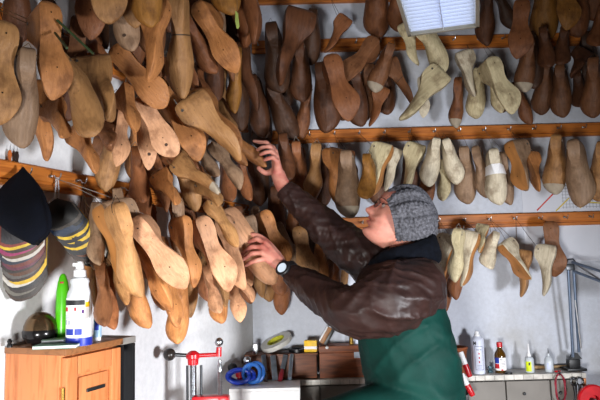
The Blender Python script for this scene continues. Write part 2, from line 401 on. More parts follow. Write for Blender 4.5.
LASTS = """
L 4 9 20 0 126 18 m 1 T - | cut off by the left edge of the picture
L 4 46 0 54 98 34 m 1 O - | tall, second from the left edge at the top
L 1 14 -40 20 40 180 m 1 D - | half hidden in shadow in the top left corner
L 3 30 52 25 147 180 r 1 G - | broad round toe hanging lowest above the navy cloth
L 2 48 80 55 161 90 m 1 O - | slim one whose tip ends right above the rail hooks
L 2 77 14 73 88 0 m 1 R - | rounded heel showing behind the green stick
L 3 114 58 122 131 90 m 1 T - | big profile with concave instep below the green stick
L 3 72 68 92 143 170 r 1 T - | blocky broad toe left of the big profile last
L 1 127 92 96 165 -15 m 1 R - | leaning back in shadow behind the blocky toe
L 2 121 108 114 169 0 s 1 P - | narrow light tongue hanging over the left rail
L 2 84 120 101 176 55 s -1 O - | curved light edge just left of the narrow tongue
L 1 119 122 107 191 180 m 1 T - | rounded toe touching the end of the left rail
L 1 136 112 130 181 180 m 1 O - | rounded toe above the middle of the left rail end
L 1 134 96 146 169 0 s 1 P k | dark knot, low beside the rounded toes
L 2 128 82 140 137 40 s -1 O - | small blunt one below the big round sole
L 3 108 46 161 106 -12 r 1 O - | big round one leaning right, below the rounded ends
L 3 141 96 177 156 10 r -1 P k | dark knot near the toe, beside the bright upright one
L 3 164 86 202 159 14 m 1 O - | bright upright one left of the diagonal sole
L 3 190 92 242 152 -16 m 1 O - | diagonal sole pointing at the raised hand
L 3 204 88 249 157 110 m 1 T - | long beige side lying over the diagonal sole
L 0 223 126 268 166 150 s 1 O yh | tip gripped by the raised hand
L 2 215 128 246 167 170 s 1 O - | small one under the beige side near the raised hand
L 4 103 -70 109 20 0 r 1 T - | broad rounded end hanging from the top edge, left one
L 4 122 -60 132 25 -10 m 1 T - | second rounded end hanging from the top edge
L 3 84 -48 92 37 0 m 1 B - | dull sole behind the broad rounded end at the top
L 4 72 -64 76 11 0 m -1 D - | dark stub with a hole at the top edge
L 3 110 -25 127 50 165 m 1 G k | dark knot, under the second rounded end
L 1 92 -25 105 47 180 s 1 K - | nearly lost in shadow under the dull sole
L 2 140 -8 133 66 180 m 1 B - | behind the knotted instep, pointing down over the round sole
L 3 150 -25 155 56 180 m 1 R k | dark knot, below the mustard one
L 4 150 -62 153 25 180 r 1 Y - | cut by the top edge left of the saw-cut last
L 4 178 -14 180 96 170 s 1 T c | very long with a saw cut across its middle
L 3 172 0 157 83 70 s 1 O - | slender pale one tucked left of the saw-cut last
L 2 188 -14 196 57 0 s 1 R - | red sole peeping out right of the saw-cut last
L 4 194 2 236 72 -24 m 1 O - | big and diagonal, just left of the green leather scrap
L 4 208 -78 228 13 180 r 1 Y - | huge one filling the top edge above the green scrap
L 2 206 -30 217 42 180 m 1 G - | greyish one between the long cut last and the green scrap
L 2 186 18 218 73 180 m 1 B - | pointed toe below the big diagonal sole
L 2 190 38 206 95 90 s 1 B - | slim strip below the pointed toe
L 1 210 36 213 101 180 m 1 D - | dark round toe in the middle of the upper heap
L 2 218 30 235 80 90 s -1 R - | reddish splintered tip right of the big diagonal sole
L 1 229 55 225 121 100 s 1 T - | pale wedge above the beige side
L 3 243 -50 252 47 80 m 1 B - | upright side view right of the green scrap
L 3 260 -50 266 44 90 s 1 B - | long thin edge, rightmost at the heap's top
L 2 236 -20 240 52 180 s 1 D - | dark strip directly behind the green scrap
L 2 250 38 267 111 90 s 1 D - | long slender dark one above the raised hand
L 2 241 48 238 112 180 s 1 Y - | mustard tip hanging above the raised hand
L 1 254 76 262 137 180 m 1 D - | rounded toe just above the raised hand's fingertips
L 2 146 128 178 171 180 m -1 B - | toe under the greyish pink knotted last
L 1 155 146 165 204 180 m -1 B - | dark rounded toe left of centre, under the heap
L 2 178 150 196 212 150 m 1 T - | diagonal one in the middle of the second tier
L 1 198 162 214 208 180 m 1 B - | rounded toe in the middle tier over the dark gap
L 3 186 152 227 190 85 s 1 T t | long edge with a whitish chipped tip
L 2 194 142 217 176 180 s 1 G - | short grey one above the chipped tip
L 3 213 144 236 189 160 s -1 G - | greyish toe next to the chipped tip
L 1 224 156 230 202 180 m 1 B - | rounded toe below the greyish one
L 2 238 158 248 200 180 s 1 B - | toe between the raised hand and the lower hand
L 1 253 160 262 206 180 m 1 D - | dark one just below the raised wrist
L 1 140 156 146 204 180 m 1 B - | hanging right of the left rail end
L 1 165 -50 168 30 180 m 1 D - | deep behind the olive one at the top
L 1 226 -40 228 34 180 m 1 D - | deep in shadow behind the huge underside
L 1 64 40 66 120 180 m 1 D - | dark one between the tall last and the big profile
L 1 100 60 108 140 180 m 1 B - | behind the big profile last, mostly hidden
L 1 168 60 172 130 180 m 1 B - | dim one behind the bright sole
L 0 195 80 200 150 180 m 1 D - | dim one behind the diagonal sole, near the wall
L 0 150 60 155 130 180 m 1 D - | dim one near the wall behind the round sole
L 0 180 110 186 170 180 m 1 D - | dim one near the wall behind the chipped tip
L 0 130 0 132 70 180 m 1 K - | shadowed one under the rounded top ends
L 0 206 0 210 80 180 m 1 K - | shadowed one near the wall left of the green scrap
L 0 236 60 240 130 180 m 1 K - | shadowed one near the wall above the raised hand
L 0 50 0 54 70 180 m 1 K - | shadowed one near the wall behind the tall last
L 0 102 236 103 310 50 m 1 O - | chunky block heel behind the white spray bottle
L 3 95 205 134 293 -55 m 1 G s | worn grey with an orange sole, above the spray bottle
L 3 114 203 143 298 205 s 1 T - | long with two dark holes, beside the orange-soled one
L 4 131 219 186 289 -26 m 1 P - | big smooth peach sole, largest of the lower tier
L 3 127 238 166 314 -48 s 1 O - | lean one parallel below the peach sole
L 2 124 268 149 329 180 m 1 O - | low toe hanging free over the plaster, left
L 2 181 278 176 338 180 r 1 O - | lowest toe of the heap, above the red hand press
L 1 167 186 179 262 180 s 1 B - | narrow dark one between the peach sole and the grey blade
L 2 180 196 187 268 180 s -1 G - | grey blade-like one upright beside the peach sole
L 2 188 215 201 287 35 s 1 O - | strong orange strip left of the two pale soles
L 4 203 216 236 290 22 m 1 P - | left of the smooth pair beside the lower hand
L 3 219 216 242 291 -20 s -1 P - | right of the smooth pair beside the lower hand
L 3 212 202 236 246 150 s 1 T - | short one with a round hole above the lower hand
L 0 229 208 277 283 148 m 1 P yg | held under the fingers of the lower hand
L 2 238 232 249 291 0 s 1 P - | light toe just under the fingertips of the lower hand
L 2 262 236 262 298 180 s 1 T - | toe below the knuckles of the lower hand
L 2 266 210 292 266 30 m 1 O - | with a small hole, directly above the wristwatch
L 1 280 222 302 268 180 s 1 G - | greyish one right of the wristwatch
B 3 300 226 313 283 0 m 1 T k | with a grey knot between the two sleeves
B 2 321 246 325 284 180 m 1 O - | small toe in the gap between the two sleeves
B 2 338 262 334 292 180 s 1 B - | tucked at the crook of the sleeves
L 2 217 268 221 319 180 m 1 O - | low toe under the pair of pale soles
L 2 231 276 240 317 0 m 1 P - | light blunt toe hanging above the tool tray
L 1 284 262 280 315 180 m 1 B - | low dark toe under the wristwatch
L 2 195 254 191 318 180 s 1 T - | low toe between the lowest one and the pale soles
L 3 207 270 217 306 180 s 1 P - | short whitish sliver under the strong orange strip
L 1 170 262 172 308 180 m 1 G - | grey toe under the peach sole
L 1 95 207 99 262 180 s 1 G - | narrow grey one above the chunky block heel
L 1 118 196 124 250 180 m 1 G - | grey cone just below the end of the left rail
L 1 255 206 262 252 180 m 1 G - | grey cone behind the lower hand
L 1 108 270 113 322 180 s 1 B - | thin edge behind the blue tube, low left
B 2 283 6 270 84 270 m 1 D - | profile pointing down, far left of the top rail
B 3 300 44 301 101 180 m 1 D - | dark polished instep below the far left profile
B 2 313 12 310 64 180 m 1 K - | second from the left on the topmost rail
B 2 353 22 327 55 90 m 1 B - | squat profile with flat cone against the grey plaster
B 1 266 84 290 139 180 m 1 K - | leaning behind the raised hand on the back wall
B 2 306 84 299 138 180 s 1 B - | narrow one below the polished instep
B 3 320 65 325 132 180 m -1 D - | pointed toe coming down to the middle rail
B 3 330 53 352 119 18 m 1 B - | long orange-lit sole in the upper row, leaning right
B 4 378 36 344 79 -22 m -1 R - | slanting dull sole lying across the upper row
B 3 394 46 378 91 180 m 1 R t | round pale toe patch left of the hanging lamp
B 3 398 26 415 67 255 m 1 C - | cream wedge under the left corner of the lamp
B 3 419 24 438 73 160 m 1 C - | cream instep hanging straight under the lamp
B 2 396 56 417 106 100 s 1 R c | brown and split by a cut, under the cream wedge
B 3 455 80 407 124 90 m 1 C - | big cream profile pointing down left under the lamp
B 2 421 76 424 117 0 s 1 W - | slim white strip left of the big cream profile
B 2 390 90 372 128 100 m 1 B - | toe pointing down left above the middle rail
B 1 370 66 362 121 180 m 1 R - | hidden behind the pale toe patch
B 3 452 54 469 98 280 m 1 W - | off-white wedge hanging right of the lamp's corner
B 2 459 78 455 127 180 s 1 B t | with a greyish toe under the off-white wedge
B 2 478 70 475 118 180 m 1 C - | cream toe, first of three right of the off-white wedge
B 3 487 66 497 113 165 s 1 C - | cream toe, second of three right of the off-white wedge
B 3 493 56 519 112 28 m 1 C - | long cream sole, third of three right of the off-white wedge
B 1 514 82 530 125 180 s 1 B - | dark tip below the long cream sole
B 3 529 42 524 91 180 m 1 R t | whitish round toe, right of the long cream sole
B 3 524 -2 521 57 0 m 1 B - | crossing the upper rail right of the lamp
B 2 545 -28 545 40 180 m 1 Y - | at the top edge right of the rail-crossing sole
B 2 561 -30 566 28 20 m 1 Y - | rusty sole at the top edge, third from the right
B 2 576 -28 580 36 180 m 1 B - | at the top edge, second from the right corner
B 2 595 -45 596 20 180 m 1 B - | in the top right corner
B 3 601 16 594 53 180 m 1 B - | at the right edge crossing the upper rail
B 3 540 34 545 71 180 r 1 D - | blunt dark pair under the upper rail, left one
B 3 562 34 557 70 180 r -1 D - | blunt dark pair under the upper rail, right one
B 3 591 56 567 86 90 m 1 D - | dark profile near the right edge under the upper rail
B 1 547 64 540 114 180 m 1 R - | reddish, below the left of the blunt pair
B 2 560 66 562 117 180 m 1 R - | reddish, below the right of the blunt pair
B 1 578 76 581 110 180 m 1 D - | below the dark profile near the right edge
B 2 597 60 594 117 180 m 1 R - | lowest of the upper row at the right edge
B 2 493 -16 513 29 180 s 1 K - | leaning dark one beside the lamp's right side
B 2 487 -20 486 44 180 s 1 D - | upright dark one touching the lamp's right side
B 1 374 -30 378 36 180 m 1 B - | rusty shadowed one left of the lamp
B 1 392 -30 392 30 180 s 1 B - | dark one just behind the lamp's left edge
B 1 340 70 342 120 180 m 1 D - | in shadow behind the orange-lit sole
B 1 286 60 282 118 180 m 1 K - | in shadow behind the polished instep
B 2 317 144 312 202 180 p 1 T - | narrow cone, first from left on the middle rail
B 2 331 148 333 205 150 m 1 O - | behind the first pair on the middle rail
B 3 343 151 345 218 180 m 1 G t | grey with whitish toe, over the raised sleeve
B 2 353 152 358 186 120 s 1 B - | narrow one right of the grey last
B 3 366 160 360 200 170 m 1 Y s | orange short one with a dark toe above the nose
B 3 394 146 374 198 80 m 1 C s | pale profile with a brown stripe, above the face
B 2 401 150 387 192 120 s 1 W - | whitish slim one between two pale profiles
B 3 425 147 403 195 85 m 1 C - | pale profile with sharp instep, just above the beanie
B 4 436 139 428 186 180 m 1 W - | white with hole in its cone, left of a hanging pair
B 4 443 139 456 184 180 m -1 W - | white with hole in its cone, right of a hanging pair
B 2 446 162 440 202 150 s 1 C - | narrow one behind the hanging white pair
B 1 428 162 427 204 180 m 1 B - | brown one in shadow behind the hanging white pair
B 2 464 147 467 204 180 m 1 G - | grey, right of the hanging white pair
B 3 474 146 483 198 180 s 1 G - | slim grey one left of the paper-banded last
B 3 489 149 495 205 180 m 1 W b | wrapped with a white paper band
B 2 501 152 510 205 180 s 1 G - | brown-stained slim one right of the paper band
B 3 508 141 523 192 -40 m -1 G s | tilted with worn brown toe sole, right of the paper band
B 2 524 152 537 191 -60 s 1 O - | small tip behind the tilted one
B 3 557 136 554 194 180 m 1 T t | whitish toe, left of the middle rail's last pair
B 3 570 140 578 207 180 m -1 G - | right one of the last pair on middle rail
B 3 603 143 597 201 180 m 1 T - | cut by the right edge on the middle rail
B 2 287 140 292 182 180 m 1 D - | dark one behind the raised wrist
B 1 300 148 300 192 180 s 1 B - | just above the raised sleeve, left of the middle rail row
B 3 459 237 441 288 70 m 1 W s | pale profile touching the man's collar
B 4 463 228 457 282 172 s 1 C - | slim pale instep, second on the lowest rail
B 3 484 233 470 288 80 m 1 W s | pale profile with brown sole, third on the lowest rail
B 1 446 252 443 313 180 s 1 B - | brown tip hanging lowest beside the man's shoulder
B 1 456 250 451 300 180 s 1 B - | brown tip behind the pale ones on the lowest rail
B 2 489 227 481 256 90 s 1 C s | small narrow edge hanging high on the lowest rail
B 2 491 238 490 267 205 r 1 W s | foreshortened with its flat brown sole facing down
B 3 497 245 526 282 -50 m -1 W s | pale boot-like one with brown sole facing down left
B 2 533 251 525 298 80 m 1 T - | tan toe behind the last pale profile
B 3 557 246 548 297 90 m 1 W - | slender toe, last white one on the lowest rail
B 1 550 221 556 277 0 m 1 R - | bare against the wall, rightmost on the lowest rail
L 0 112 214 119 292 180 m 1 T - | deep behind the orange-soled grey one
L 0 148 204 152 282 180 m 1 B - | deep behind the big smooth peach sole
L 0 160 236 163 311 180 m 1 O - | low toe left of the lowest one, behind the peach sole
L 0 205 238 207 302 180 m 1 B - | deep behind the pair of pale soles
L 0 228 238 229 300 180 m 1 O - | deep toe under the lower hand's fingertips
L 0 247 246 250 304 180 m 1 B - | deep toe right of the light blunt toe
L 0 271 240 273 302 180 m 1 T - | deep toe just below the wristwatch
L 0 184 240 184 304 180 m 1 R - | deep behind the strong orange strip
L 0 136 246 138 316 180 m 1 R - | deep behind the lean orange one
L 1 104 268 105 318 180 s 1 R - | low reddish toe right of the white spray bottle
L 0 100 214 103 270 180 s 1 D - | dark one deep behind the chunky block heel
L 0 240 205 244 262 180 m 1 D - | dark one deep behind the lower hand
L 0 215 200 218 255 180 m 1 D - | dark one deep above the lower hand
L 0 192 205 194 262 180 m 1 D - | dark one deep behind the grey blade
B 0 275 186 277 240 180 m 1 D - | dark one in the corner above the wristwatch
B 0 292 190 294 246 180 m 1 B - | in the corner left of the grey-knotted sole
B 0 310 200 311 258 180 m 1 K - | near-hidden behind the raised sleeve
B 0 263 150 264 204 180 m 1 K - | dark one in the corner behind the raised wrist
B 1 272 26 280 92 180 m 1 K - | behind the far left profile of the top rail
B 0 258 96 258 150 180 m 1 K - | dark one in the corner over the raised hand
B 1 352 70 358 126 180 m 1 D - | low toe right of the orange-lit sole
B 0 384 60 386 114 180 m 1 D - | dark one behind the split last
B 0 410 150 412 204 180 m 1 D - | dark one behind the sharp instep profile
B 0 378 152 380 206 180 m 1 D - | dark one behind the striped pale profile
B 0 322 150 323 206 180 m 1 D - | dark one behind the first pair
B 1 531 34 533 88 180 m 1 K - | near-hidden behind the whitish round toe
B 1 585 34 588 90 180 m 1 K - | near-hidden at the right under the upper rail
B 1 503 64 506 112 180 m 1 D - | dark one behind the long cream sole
L 2 152 188 160 258 60 s 1 B - | narrow edge left of the grey blade
L 2 108 232 124 306 -50 s 1 T - | narrow edge between the orange-soled one and the lean one
L 3 172 262 181 322 40 s -1 O - | slim edge standing over the lowest one
L 2 212 246 226 306 60 s 1 T - | slim edge between the low toe and the pale pair
L 2 240 262 258 296 70 s 1 P - | small pale wedge under the lower hand
L 2 256 214 270 262 100 s 1 G - | slim grey side above the wristwatch
L 2 160 172 170 214 120 s -1 R - | slim reddish side in the middle tier, left
L 2 170 168 184 206 70 s 1 O - | slim edge left of the middle tier diagonal one
L 2 205 172 222 204 60 s 1 T - | slim edge right of the middle tier diagonal one
L 2 62 96 70 148 60 s 1 O - | slim edge left of the blocky broad toe
L 2 110 128 116 160 110 s 1 R - | slim reddish side beside the narrow light tongue
L 2 136 60 150 104 120 s 1 B - | slim side behind the big round sole
L 2 100 34 112 72 70 s 1 B - | slim edge under the knotted greyish instep
L 2 160 40 166 86 60 s 1 R - | slim reddish edge left of the saw-cut last
L 2 200 62 214 104 60 s 1 B - | slim edge above the diagonal sole
L 2 222 96 240 136 70 s 1 T - | slim edge above the long beige side
L 2 20 40 24 100 120 s 1 D - | dark slim side between the two leftmost soles
B 1 296 142 299 194 180 m 1 B - | between the raised wrist and the middle rail row
B 1 341 240 343 292 180 s 1 T - | low tan toe in the crook between the sleeves
B 1 330 236 329 286 180 s 1 D - | dark slim toe in the gap between the sleeves
B 1 278 246 281 296 180 m 1 B - | low toe in the corner behind the wristwatch
"""
PLACED = []                                  # (bvh, centre, radius)
def add_obstacle(o):
    pass
def wall_ok(pts):
    for p in pts:
        dl, db = (p-CORNER).dot(NL), YB-p.y
        if dl < .026 or db < .026: return False
        if dl < .046 and any(abs(p.z-z) < .034 for z in zl): return False
        if db < .046 and any(abs(p.z-z) < .034 for z in zb): return False
    return True
def place_last(wall, layer, hx, hy, tx, ty, roll, sty, side, col, flags, phrase):
    cut = 'c' in flags
    if math.cos(math.radians(roll)) < -.6 and sty in 'mr': sty = 'i'
    me, em, sm, tm, lv, lf, yh = proto(sty, side, cut)
    off = .07+.055*layer; stop = .62 if wall == 'L' else .46
    step = 0; done = False; jit = random.uniform(-9, 9) if wall == 'L' else random.uniform(-5, 5)
    while not done:
        d = off+step*.011
        for sx in ((0,) if 'y' in flags else (0, 2, -2, 3.5, -3.5)):
            x0, x1 = hx+sx, tx+sx*1.2
            if 'y' in flags:
                Yf = (2.36 if 'h' in flags else 2.27)-step*.011
                h, t = at(x0, hy, Yf), at(x1, ty, Yf)
            elif wall == 'L':
                mid = onL((x0+x1)/2, (hy+ty)/2, d); pn = (NL*.25+NB*.75).normalized()
                h, t = at_plane(x0, hy, mid, pn), at_plane(x1, ty, mid, pn)
            else: h, t = at(x0, hy, YB-d), at(x1, ty, YB-d)
            a = t-h; L = a.length; a = a/L; c = (h+t)/2; L0 = L
            if L < .185:                          # foreshortened in the photo: toe swings out towards the room
                L0 = min(.22, max(.185, L*1.15))
                tilt = math.acos(min(1, L/L0)); v = (CP-c).normalized(); v = (v-a*v.dot(a)).normalized()
                a = a*math.cos(tilt)+v*math.sin(tilt); t = h+a*L0; c = (h+t)/2
            v = (CP-c).normalized(); v = (v-a*v.dot(a)).normalized()
            r = a.cross(v)
            if r.dot(RM @ V((-a.dot(RM @ V((0, 1, 0))), a.dot(RM @ V((1, 0, 0))), 0))) < 0: r = -r
            rho = math.radians(roll+jit); sn = v*math.cos(rho)+r*math.sin(rho)
            zax = -a; yax = -sn; xax = yax.cross(zax)
            org = h
            if abs(math.sin(rho)) < .5: org = h + sn*(0 if math.cos(rho) > 0 else .15*L0)
            fw, fh = (1.16, .88 if abs(math.sin(rho)) > .7 else 1.04) if wall == 'B' else ((.96, 1.0) if layer < 3 else (1.02, 1.03))
            M = frame(org, xax*L0*fw, yax*L0*fh, zax*L0)
            pts = [M @ p for p in lv]
            if not wall_ok(pts): continue
            bv = BVHTree.FromPolygons(pts, lf); cen = sum(pts, V())/len(pts); rad = max((p-cen).length for p in pts)
            hit = any((cen-c2).length < rad+r2 and bv.overlap(b2) for (b2, c2, r2) in PLACED)
            if not hit: done = True; break
        if not done and d > stop and wall_ok(pts):
            bv = BVHTree.FromPolygons(pts, lf); cen = sum(pts, V())/len(pts); rad = max((p-cen).length for p in pts)
            print('STILL OVERLAPS', phrase); break
        step += 1
    PLACED.append((bv, cen, rad))
    o = bpy.data.objects.new('shoe_last', me); C.objects.link(o); o.matrix_basis = M
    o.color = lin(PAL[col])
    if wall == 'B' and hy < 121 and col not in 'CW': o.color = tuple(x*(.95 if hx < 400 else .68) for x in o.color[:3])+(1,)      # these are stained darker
    if wall == 'L' and hy > 195: o.color = tuple(min(1, x*1.3) for x in o.color[:3])+(1,)  # light falloff put into the colour: left heap lighter low, slightly darker high
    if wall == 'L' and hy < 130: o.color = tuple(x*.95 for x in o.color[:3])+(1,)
    j = random.uniform(.8, 1.1); o.color = tuple(min(1, x*j) for x in o.color[:3])+(1,)
    rho = math.radians(roll)
    view = 'sole out' if math.cos(rho) > .62 else 'instep out' if math.cos(rho) < -.6 else 'side on'
    grp = 'wooden shoe lasts heaped on the left wall' if wall == 'L' else ('wooden shoe lasts on the lowest back rail' if hy > 215 else 'wooden shoe lasts on the middle back rail' if hy > 130 else 'wooden shoe lasts on the upper back rails')
    tag(o, f'{CN[col]} shoe last, {view}, {phrase}', 'shoe last', grp)
    def child(name, mesh, col=None):
        k = bpy.data.objects.new(name, mesh); C.objects.link(k); k.matrix_basis = M.copy(); setparent(k, o)
        if col: k.color = col
        return k
    child('eyelet', em)
    if 's' in flags: child('sole_leather', sm)['label'] = 'brown sole'
    if 't' in flags: child('toe_patch', tm)['label'] = 'whitish scuffed toe'
    if 'k' in flags:                     # a dark knot in the wood of the forepart
        st = STY[sty]; kb = MB(); tk = .80
        ky = smooth_tab(st['ys'], tk)-.012 if math.cos(rho) > 0 else smooth_tab(st['yt'], tk)+.001
        kb.lathe([(0, -.004), (.022, -.003), (.024, 0), (.022, .003), (0, .004)], 14, Matrix.Translation((.02*side, ky, -tk)) @ Matrix.Rotation(PI/2, 4, 'X'))
        child('knot', kb.mesh('knot', M_knot))
    CORDQ.append((o, M, V((0, yh, -.13)), wall))
    if 'b' in flags:
        st = STY[sty]; b = MB(); b.rings([last_ring(st, t_, side, .012) for t_ in (.30, .33, .36, .39, .42, .46)], cap=False)
        child('paper_band', b.mesh('paper_band', M_white))['label'] = 'white paper band'
    return o
rows = []
for ln in LASTS.strip().splitlines():
    a, ph = ln.split('|'); f = a.split()
    rows.append((f[0], int(f[1]), *[float(x) for x in f[2:6]], float(f[6]), f[7], int(f[8]), f[9], f[10], ph.strip()))
rows.sort(key=lambda r: r[1])
CORDQ = []
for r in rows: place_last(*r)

# cords: from the eyelet to the nearest hook above that can be reached without crossing another last
def clear(bv, c, r, own):
    return not any(i != own and (c-c2).length < r+r2 and bv.overlap(b2) for i, (b2, c2, r2) in enumerate(PLACED))
NL0 = len(PLACED)
for i, (o, M, el, wall) in enumerate(CORDQ):
    e = M @ el; cand = sorted((p for p in HOOKS[wall] if p.z-e.z > .012), key=lambda p: (p-e).length+abs((p-e).x)*1.2)[:7]
    x = (M.to_3x3() @ V((1, 0, 0))).normalized()*.0125; made = False
    for p in [p for p in cand if (p-e).length < .24]+[None]:
        for att in range(3):
            sd = (-1, 1)[att % 2]*(.002+.0025*att)
            if p is None:
                up = (-(M.to_3x3() @ V((0, 0, -1)))).normalized(); P2 = e+up*(.045, .03, .02)[att]
            else: P2 = p+V((sd, sd*.5, -.001*att))
            m1 = (e+P2)/2+V((random.uniform(-.005, .005), -.003, 0))
            k = MB(); path = [e-x, e-x*1.5+(P2-e)*.15, m1-x*.9, P2, m1+x*.9, e+x*1.5+(P2-e)*.15, e+x]
            k.tube(path, .0009, 5)
            bv = BVHTree.FromPolygons(k.v, k.f); c = (e+P2)/2; r = (e-P2).length/2+.03
            if clear(bv, c, r, i): made = True; break
        if made: break
    if made:
        k.obj('hanging_cord', random.choice([M_cord, M_cordb, M_cordl, M_cordb]), o); PLACED.append((bv, c, r))
# ------------------------------------------------------------------ the cobbler
def catmull(pts, n):
    P = [list(p) for p in pts]; P = [P[0]]+P+[P[-1]]; out = []
    m = len(P)-3
    for i in range(n):
        t = i/(n-1)*m; k = min(int(t), m-1); u = t-k
        a, b, c, d = P[k:k+4]
        out.append([.5*((2*q)+(-p+r)*u+(2*p-5*q+4*r-s)*u*u+(-p+3*q-3*r+s)*u**3) for p, q, r, s in zip(a, b, c, d)])
    return out
def limb(mb, nodes, n=20, seg=14, fold=None, cap=True):
    """nodes: (Vector, radius); tapered tube with round ends"""
    q = catmull([(*p, r) for p, r in nodes], n)
    pts = [V(x[:3]) for x in q]; rs = [x[3] for x in q]
    if cap:
        t0 = (pts[0]-pts[1]).normalized(); t1 = (pts[-1]-pts[-2]).normalized()
        r0, r1 = rs[0], rs[-1]
        pts = [pts[0]+t0*r0*.9, pts[0]+t0*r0*.6]+pts+[pts[-1]+t1*r1*.6, pts[-1]+t1*r1*.9]; rs = [r0*.35, r0*.8]+rs+[r1*.8, r1*.35]
    k = len(pts); vs = []; fs = []
    t = (pts[1]-pts[0]).normalized(); a = t.cross(V((0, 1, 0)) if abs(t.y) < .8 else V((0, 0, 1))).normalized(); s = 0
    for i, p in enumerate(pts):
        t = (pts[min(i+1, k-1)]-pts[max(i-1, 0)]).normalized(); a = (a-t*a.dot(t)).normalized(); b = t.cross(a)
        if i: s += (p-pts[i-1]).length
        for j in range(seg):
            th = 2*PI*j/seg; r = rs[i]
            if fold: r *= 1+fold(s, th, i/(k-1))
            vs.append(p+(a*math.cos(th)+b*math.sin(th))*r)
    for i in range(k-1):
        for j in range(seg): fs.append((i*seg+j, i*seg+(j+1) % seg, (i+1)*seg+(j+1) % seg, (i+1)*seg+j))
    fs.append(tuple(range(seg))[::-1]); fs.append(tuple((k-1)*seg+j for j in range(seg)))
    mb.add(vs, fs)
def ring_h(c, rx, ry, n=40, e=.9, fold=None):
    out = []
    for j in range(n):
        th = 2*PI*j/n; k = 1+(fold(th) if fold else 0); cx, sx = math.cos(th), math.sin(th)
        out.append(c+V((rx*k*math.copysign(abs(cx)**e, cx), ry*k*math.copysign(abs(sx)**e, sx), 0)))
    return out
YM = 2.1
def trow(y, x0, x1, ry, Y=YM):
    a = at(x0, y, Y); b = at(x1, y, Y); return ((a+b)/2, (b-a).length/2, ry)

M_skin = NT('skin'); _q = M_skin
_n = _q.n('ShaderNodeTexNoise', Scale=14, Detail=4); _q.l.new(_q.coord(), _n.inputs['Vector'])
_q.l.new(_q.ramp(_n.outputs['Fac'], [(.32, lin('a85c50')), (.55, lin('c78a78')), (.72, lin('b86a60'))]), _q.b.inputs['Base Color'])
_q.b.inputs['Roughness'].default_value = .5; _q.b.inputs['Specular IOR Level'].default_value = .3; _q.b.inputs['Subsurface Weight'].default_value = .08; _q.b.inputs['Subsurface Radius'].default_value = (.01, .004, .002)
M_skin = _q.m
M_jacket = mat('jacket_cloth', '2c1b18', .48, 0, .2, 18, .45, 55)
M_jacket.node_tree.nodes['Principled BSDF'].inputs['Specular IOR Level'].default_value = .3
M_apron = mat('apron_cloth', '07302a', .65, 0, .2, 9, .3, 120)
M_scarf = mat('navy_knit', '080b13', .95, 0, .2, 60, .5, 150)
M_trouser = mat('trouser_cloth', '22252c', .8, 0, .1)
M_knit = mat('grey_knit', '5c5c62', .95, 0, .33, 110, .8, 300)
M_hair = mat('eyebrow_hair', '5a4438', .7)
M_eye = mat('eye_white', '8f7f78', .5); M_iris = mat('iris', '2a1c14', .15)
M_lip = mat('lip_skin', 'b05a52', .45)
M_shoe = mat('shoe_leather', '1d1612', .4)
M_glassf = mat('spectacle_frame', '151416', .3)

HC = at(398, 218, 2.1); TH = math.radians(30)
HF = V((-math.cos(TH), 0, math.sin(TH))); HU = V((math.sin(TH), 0, math.cos(TH))); HS = V((0, -1, 0))
HM = frame(HC, HF, HS, HU)                  # local: x forward, y to the viewer's side, z up
XF = [(-.118, .045), (-.112, .070), (-.10, .089), (-.088, .090), (-.074, .078), (-.064, .088), (-.056, .086), (-.051, .077), (-.046, .090), (-.038, .088), (-.028, .081), (0, .081), (.012, .078), (.03, .088), (.055, .084), (.075, .066), (.09, .045), (.10, .01)]
XBk = [(-.118, .005), (-.09, .03), (-.06, .06), (-.03, .08), (0, .096), (.04, .103), (.07, .084), (.088, .055), (.10, .01)]
HWd = [(-.118, .022), (-.108, .036), (-.09, .05), (-.06, .061), (-.02, .069), (.01, .073), (.04, .075), (.065, .068), (.08, .055), (.092, .034), (.10, .01)]
def gs(x, s): return math.exp(-(x/s)**2)
hr = []; NH = 56
for i in range(60):
    u = -.118+.218*i/59; xf, xb, w = smooth_tab(XF, u), smooth_tab(XBk, u), smooth_tab(HWd, u); R = []
    for j in range(NH):
        ph = 2*PI*j/NH; ph = ph if ph <= PI else ph-2*PI; c, s_ = math.cos(ph), math.sin(ph)
        x = xf*abs(c)**.82 if c > 0 else -xb*abs(c)**.9
        y = w*math.copysign(abs(s_)**.95, s_)
        nz = lerp_tab([(-.045, 0), (-.039, .006), (-.032, .032), (-.024, .038), (-.005, .022), (.010, .012), (.022, 0)], u)
        x += nz*gs(ph, .16 if u > -.02 else .2) + .008*gs(abs(ph)-.24, .1)*gs(u+.032, .008)
        x -= .011*gs(abs(ph)-.42, .17)*gs(u-.010, .012)
        x += .006*gs(abs(ph)-.42, .3)*gs(u-.028, .008)
        y += math.copysign(.004, y)*gs(abs(ph)-.85, .3)*gs(u+.02, .02)
        R.append(V((x, y, u)))
    hr.append([HM @ p for p in R])
body = MB(); body.rings(hr)
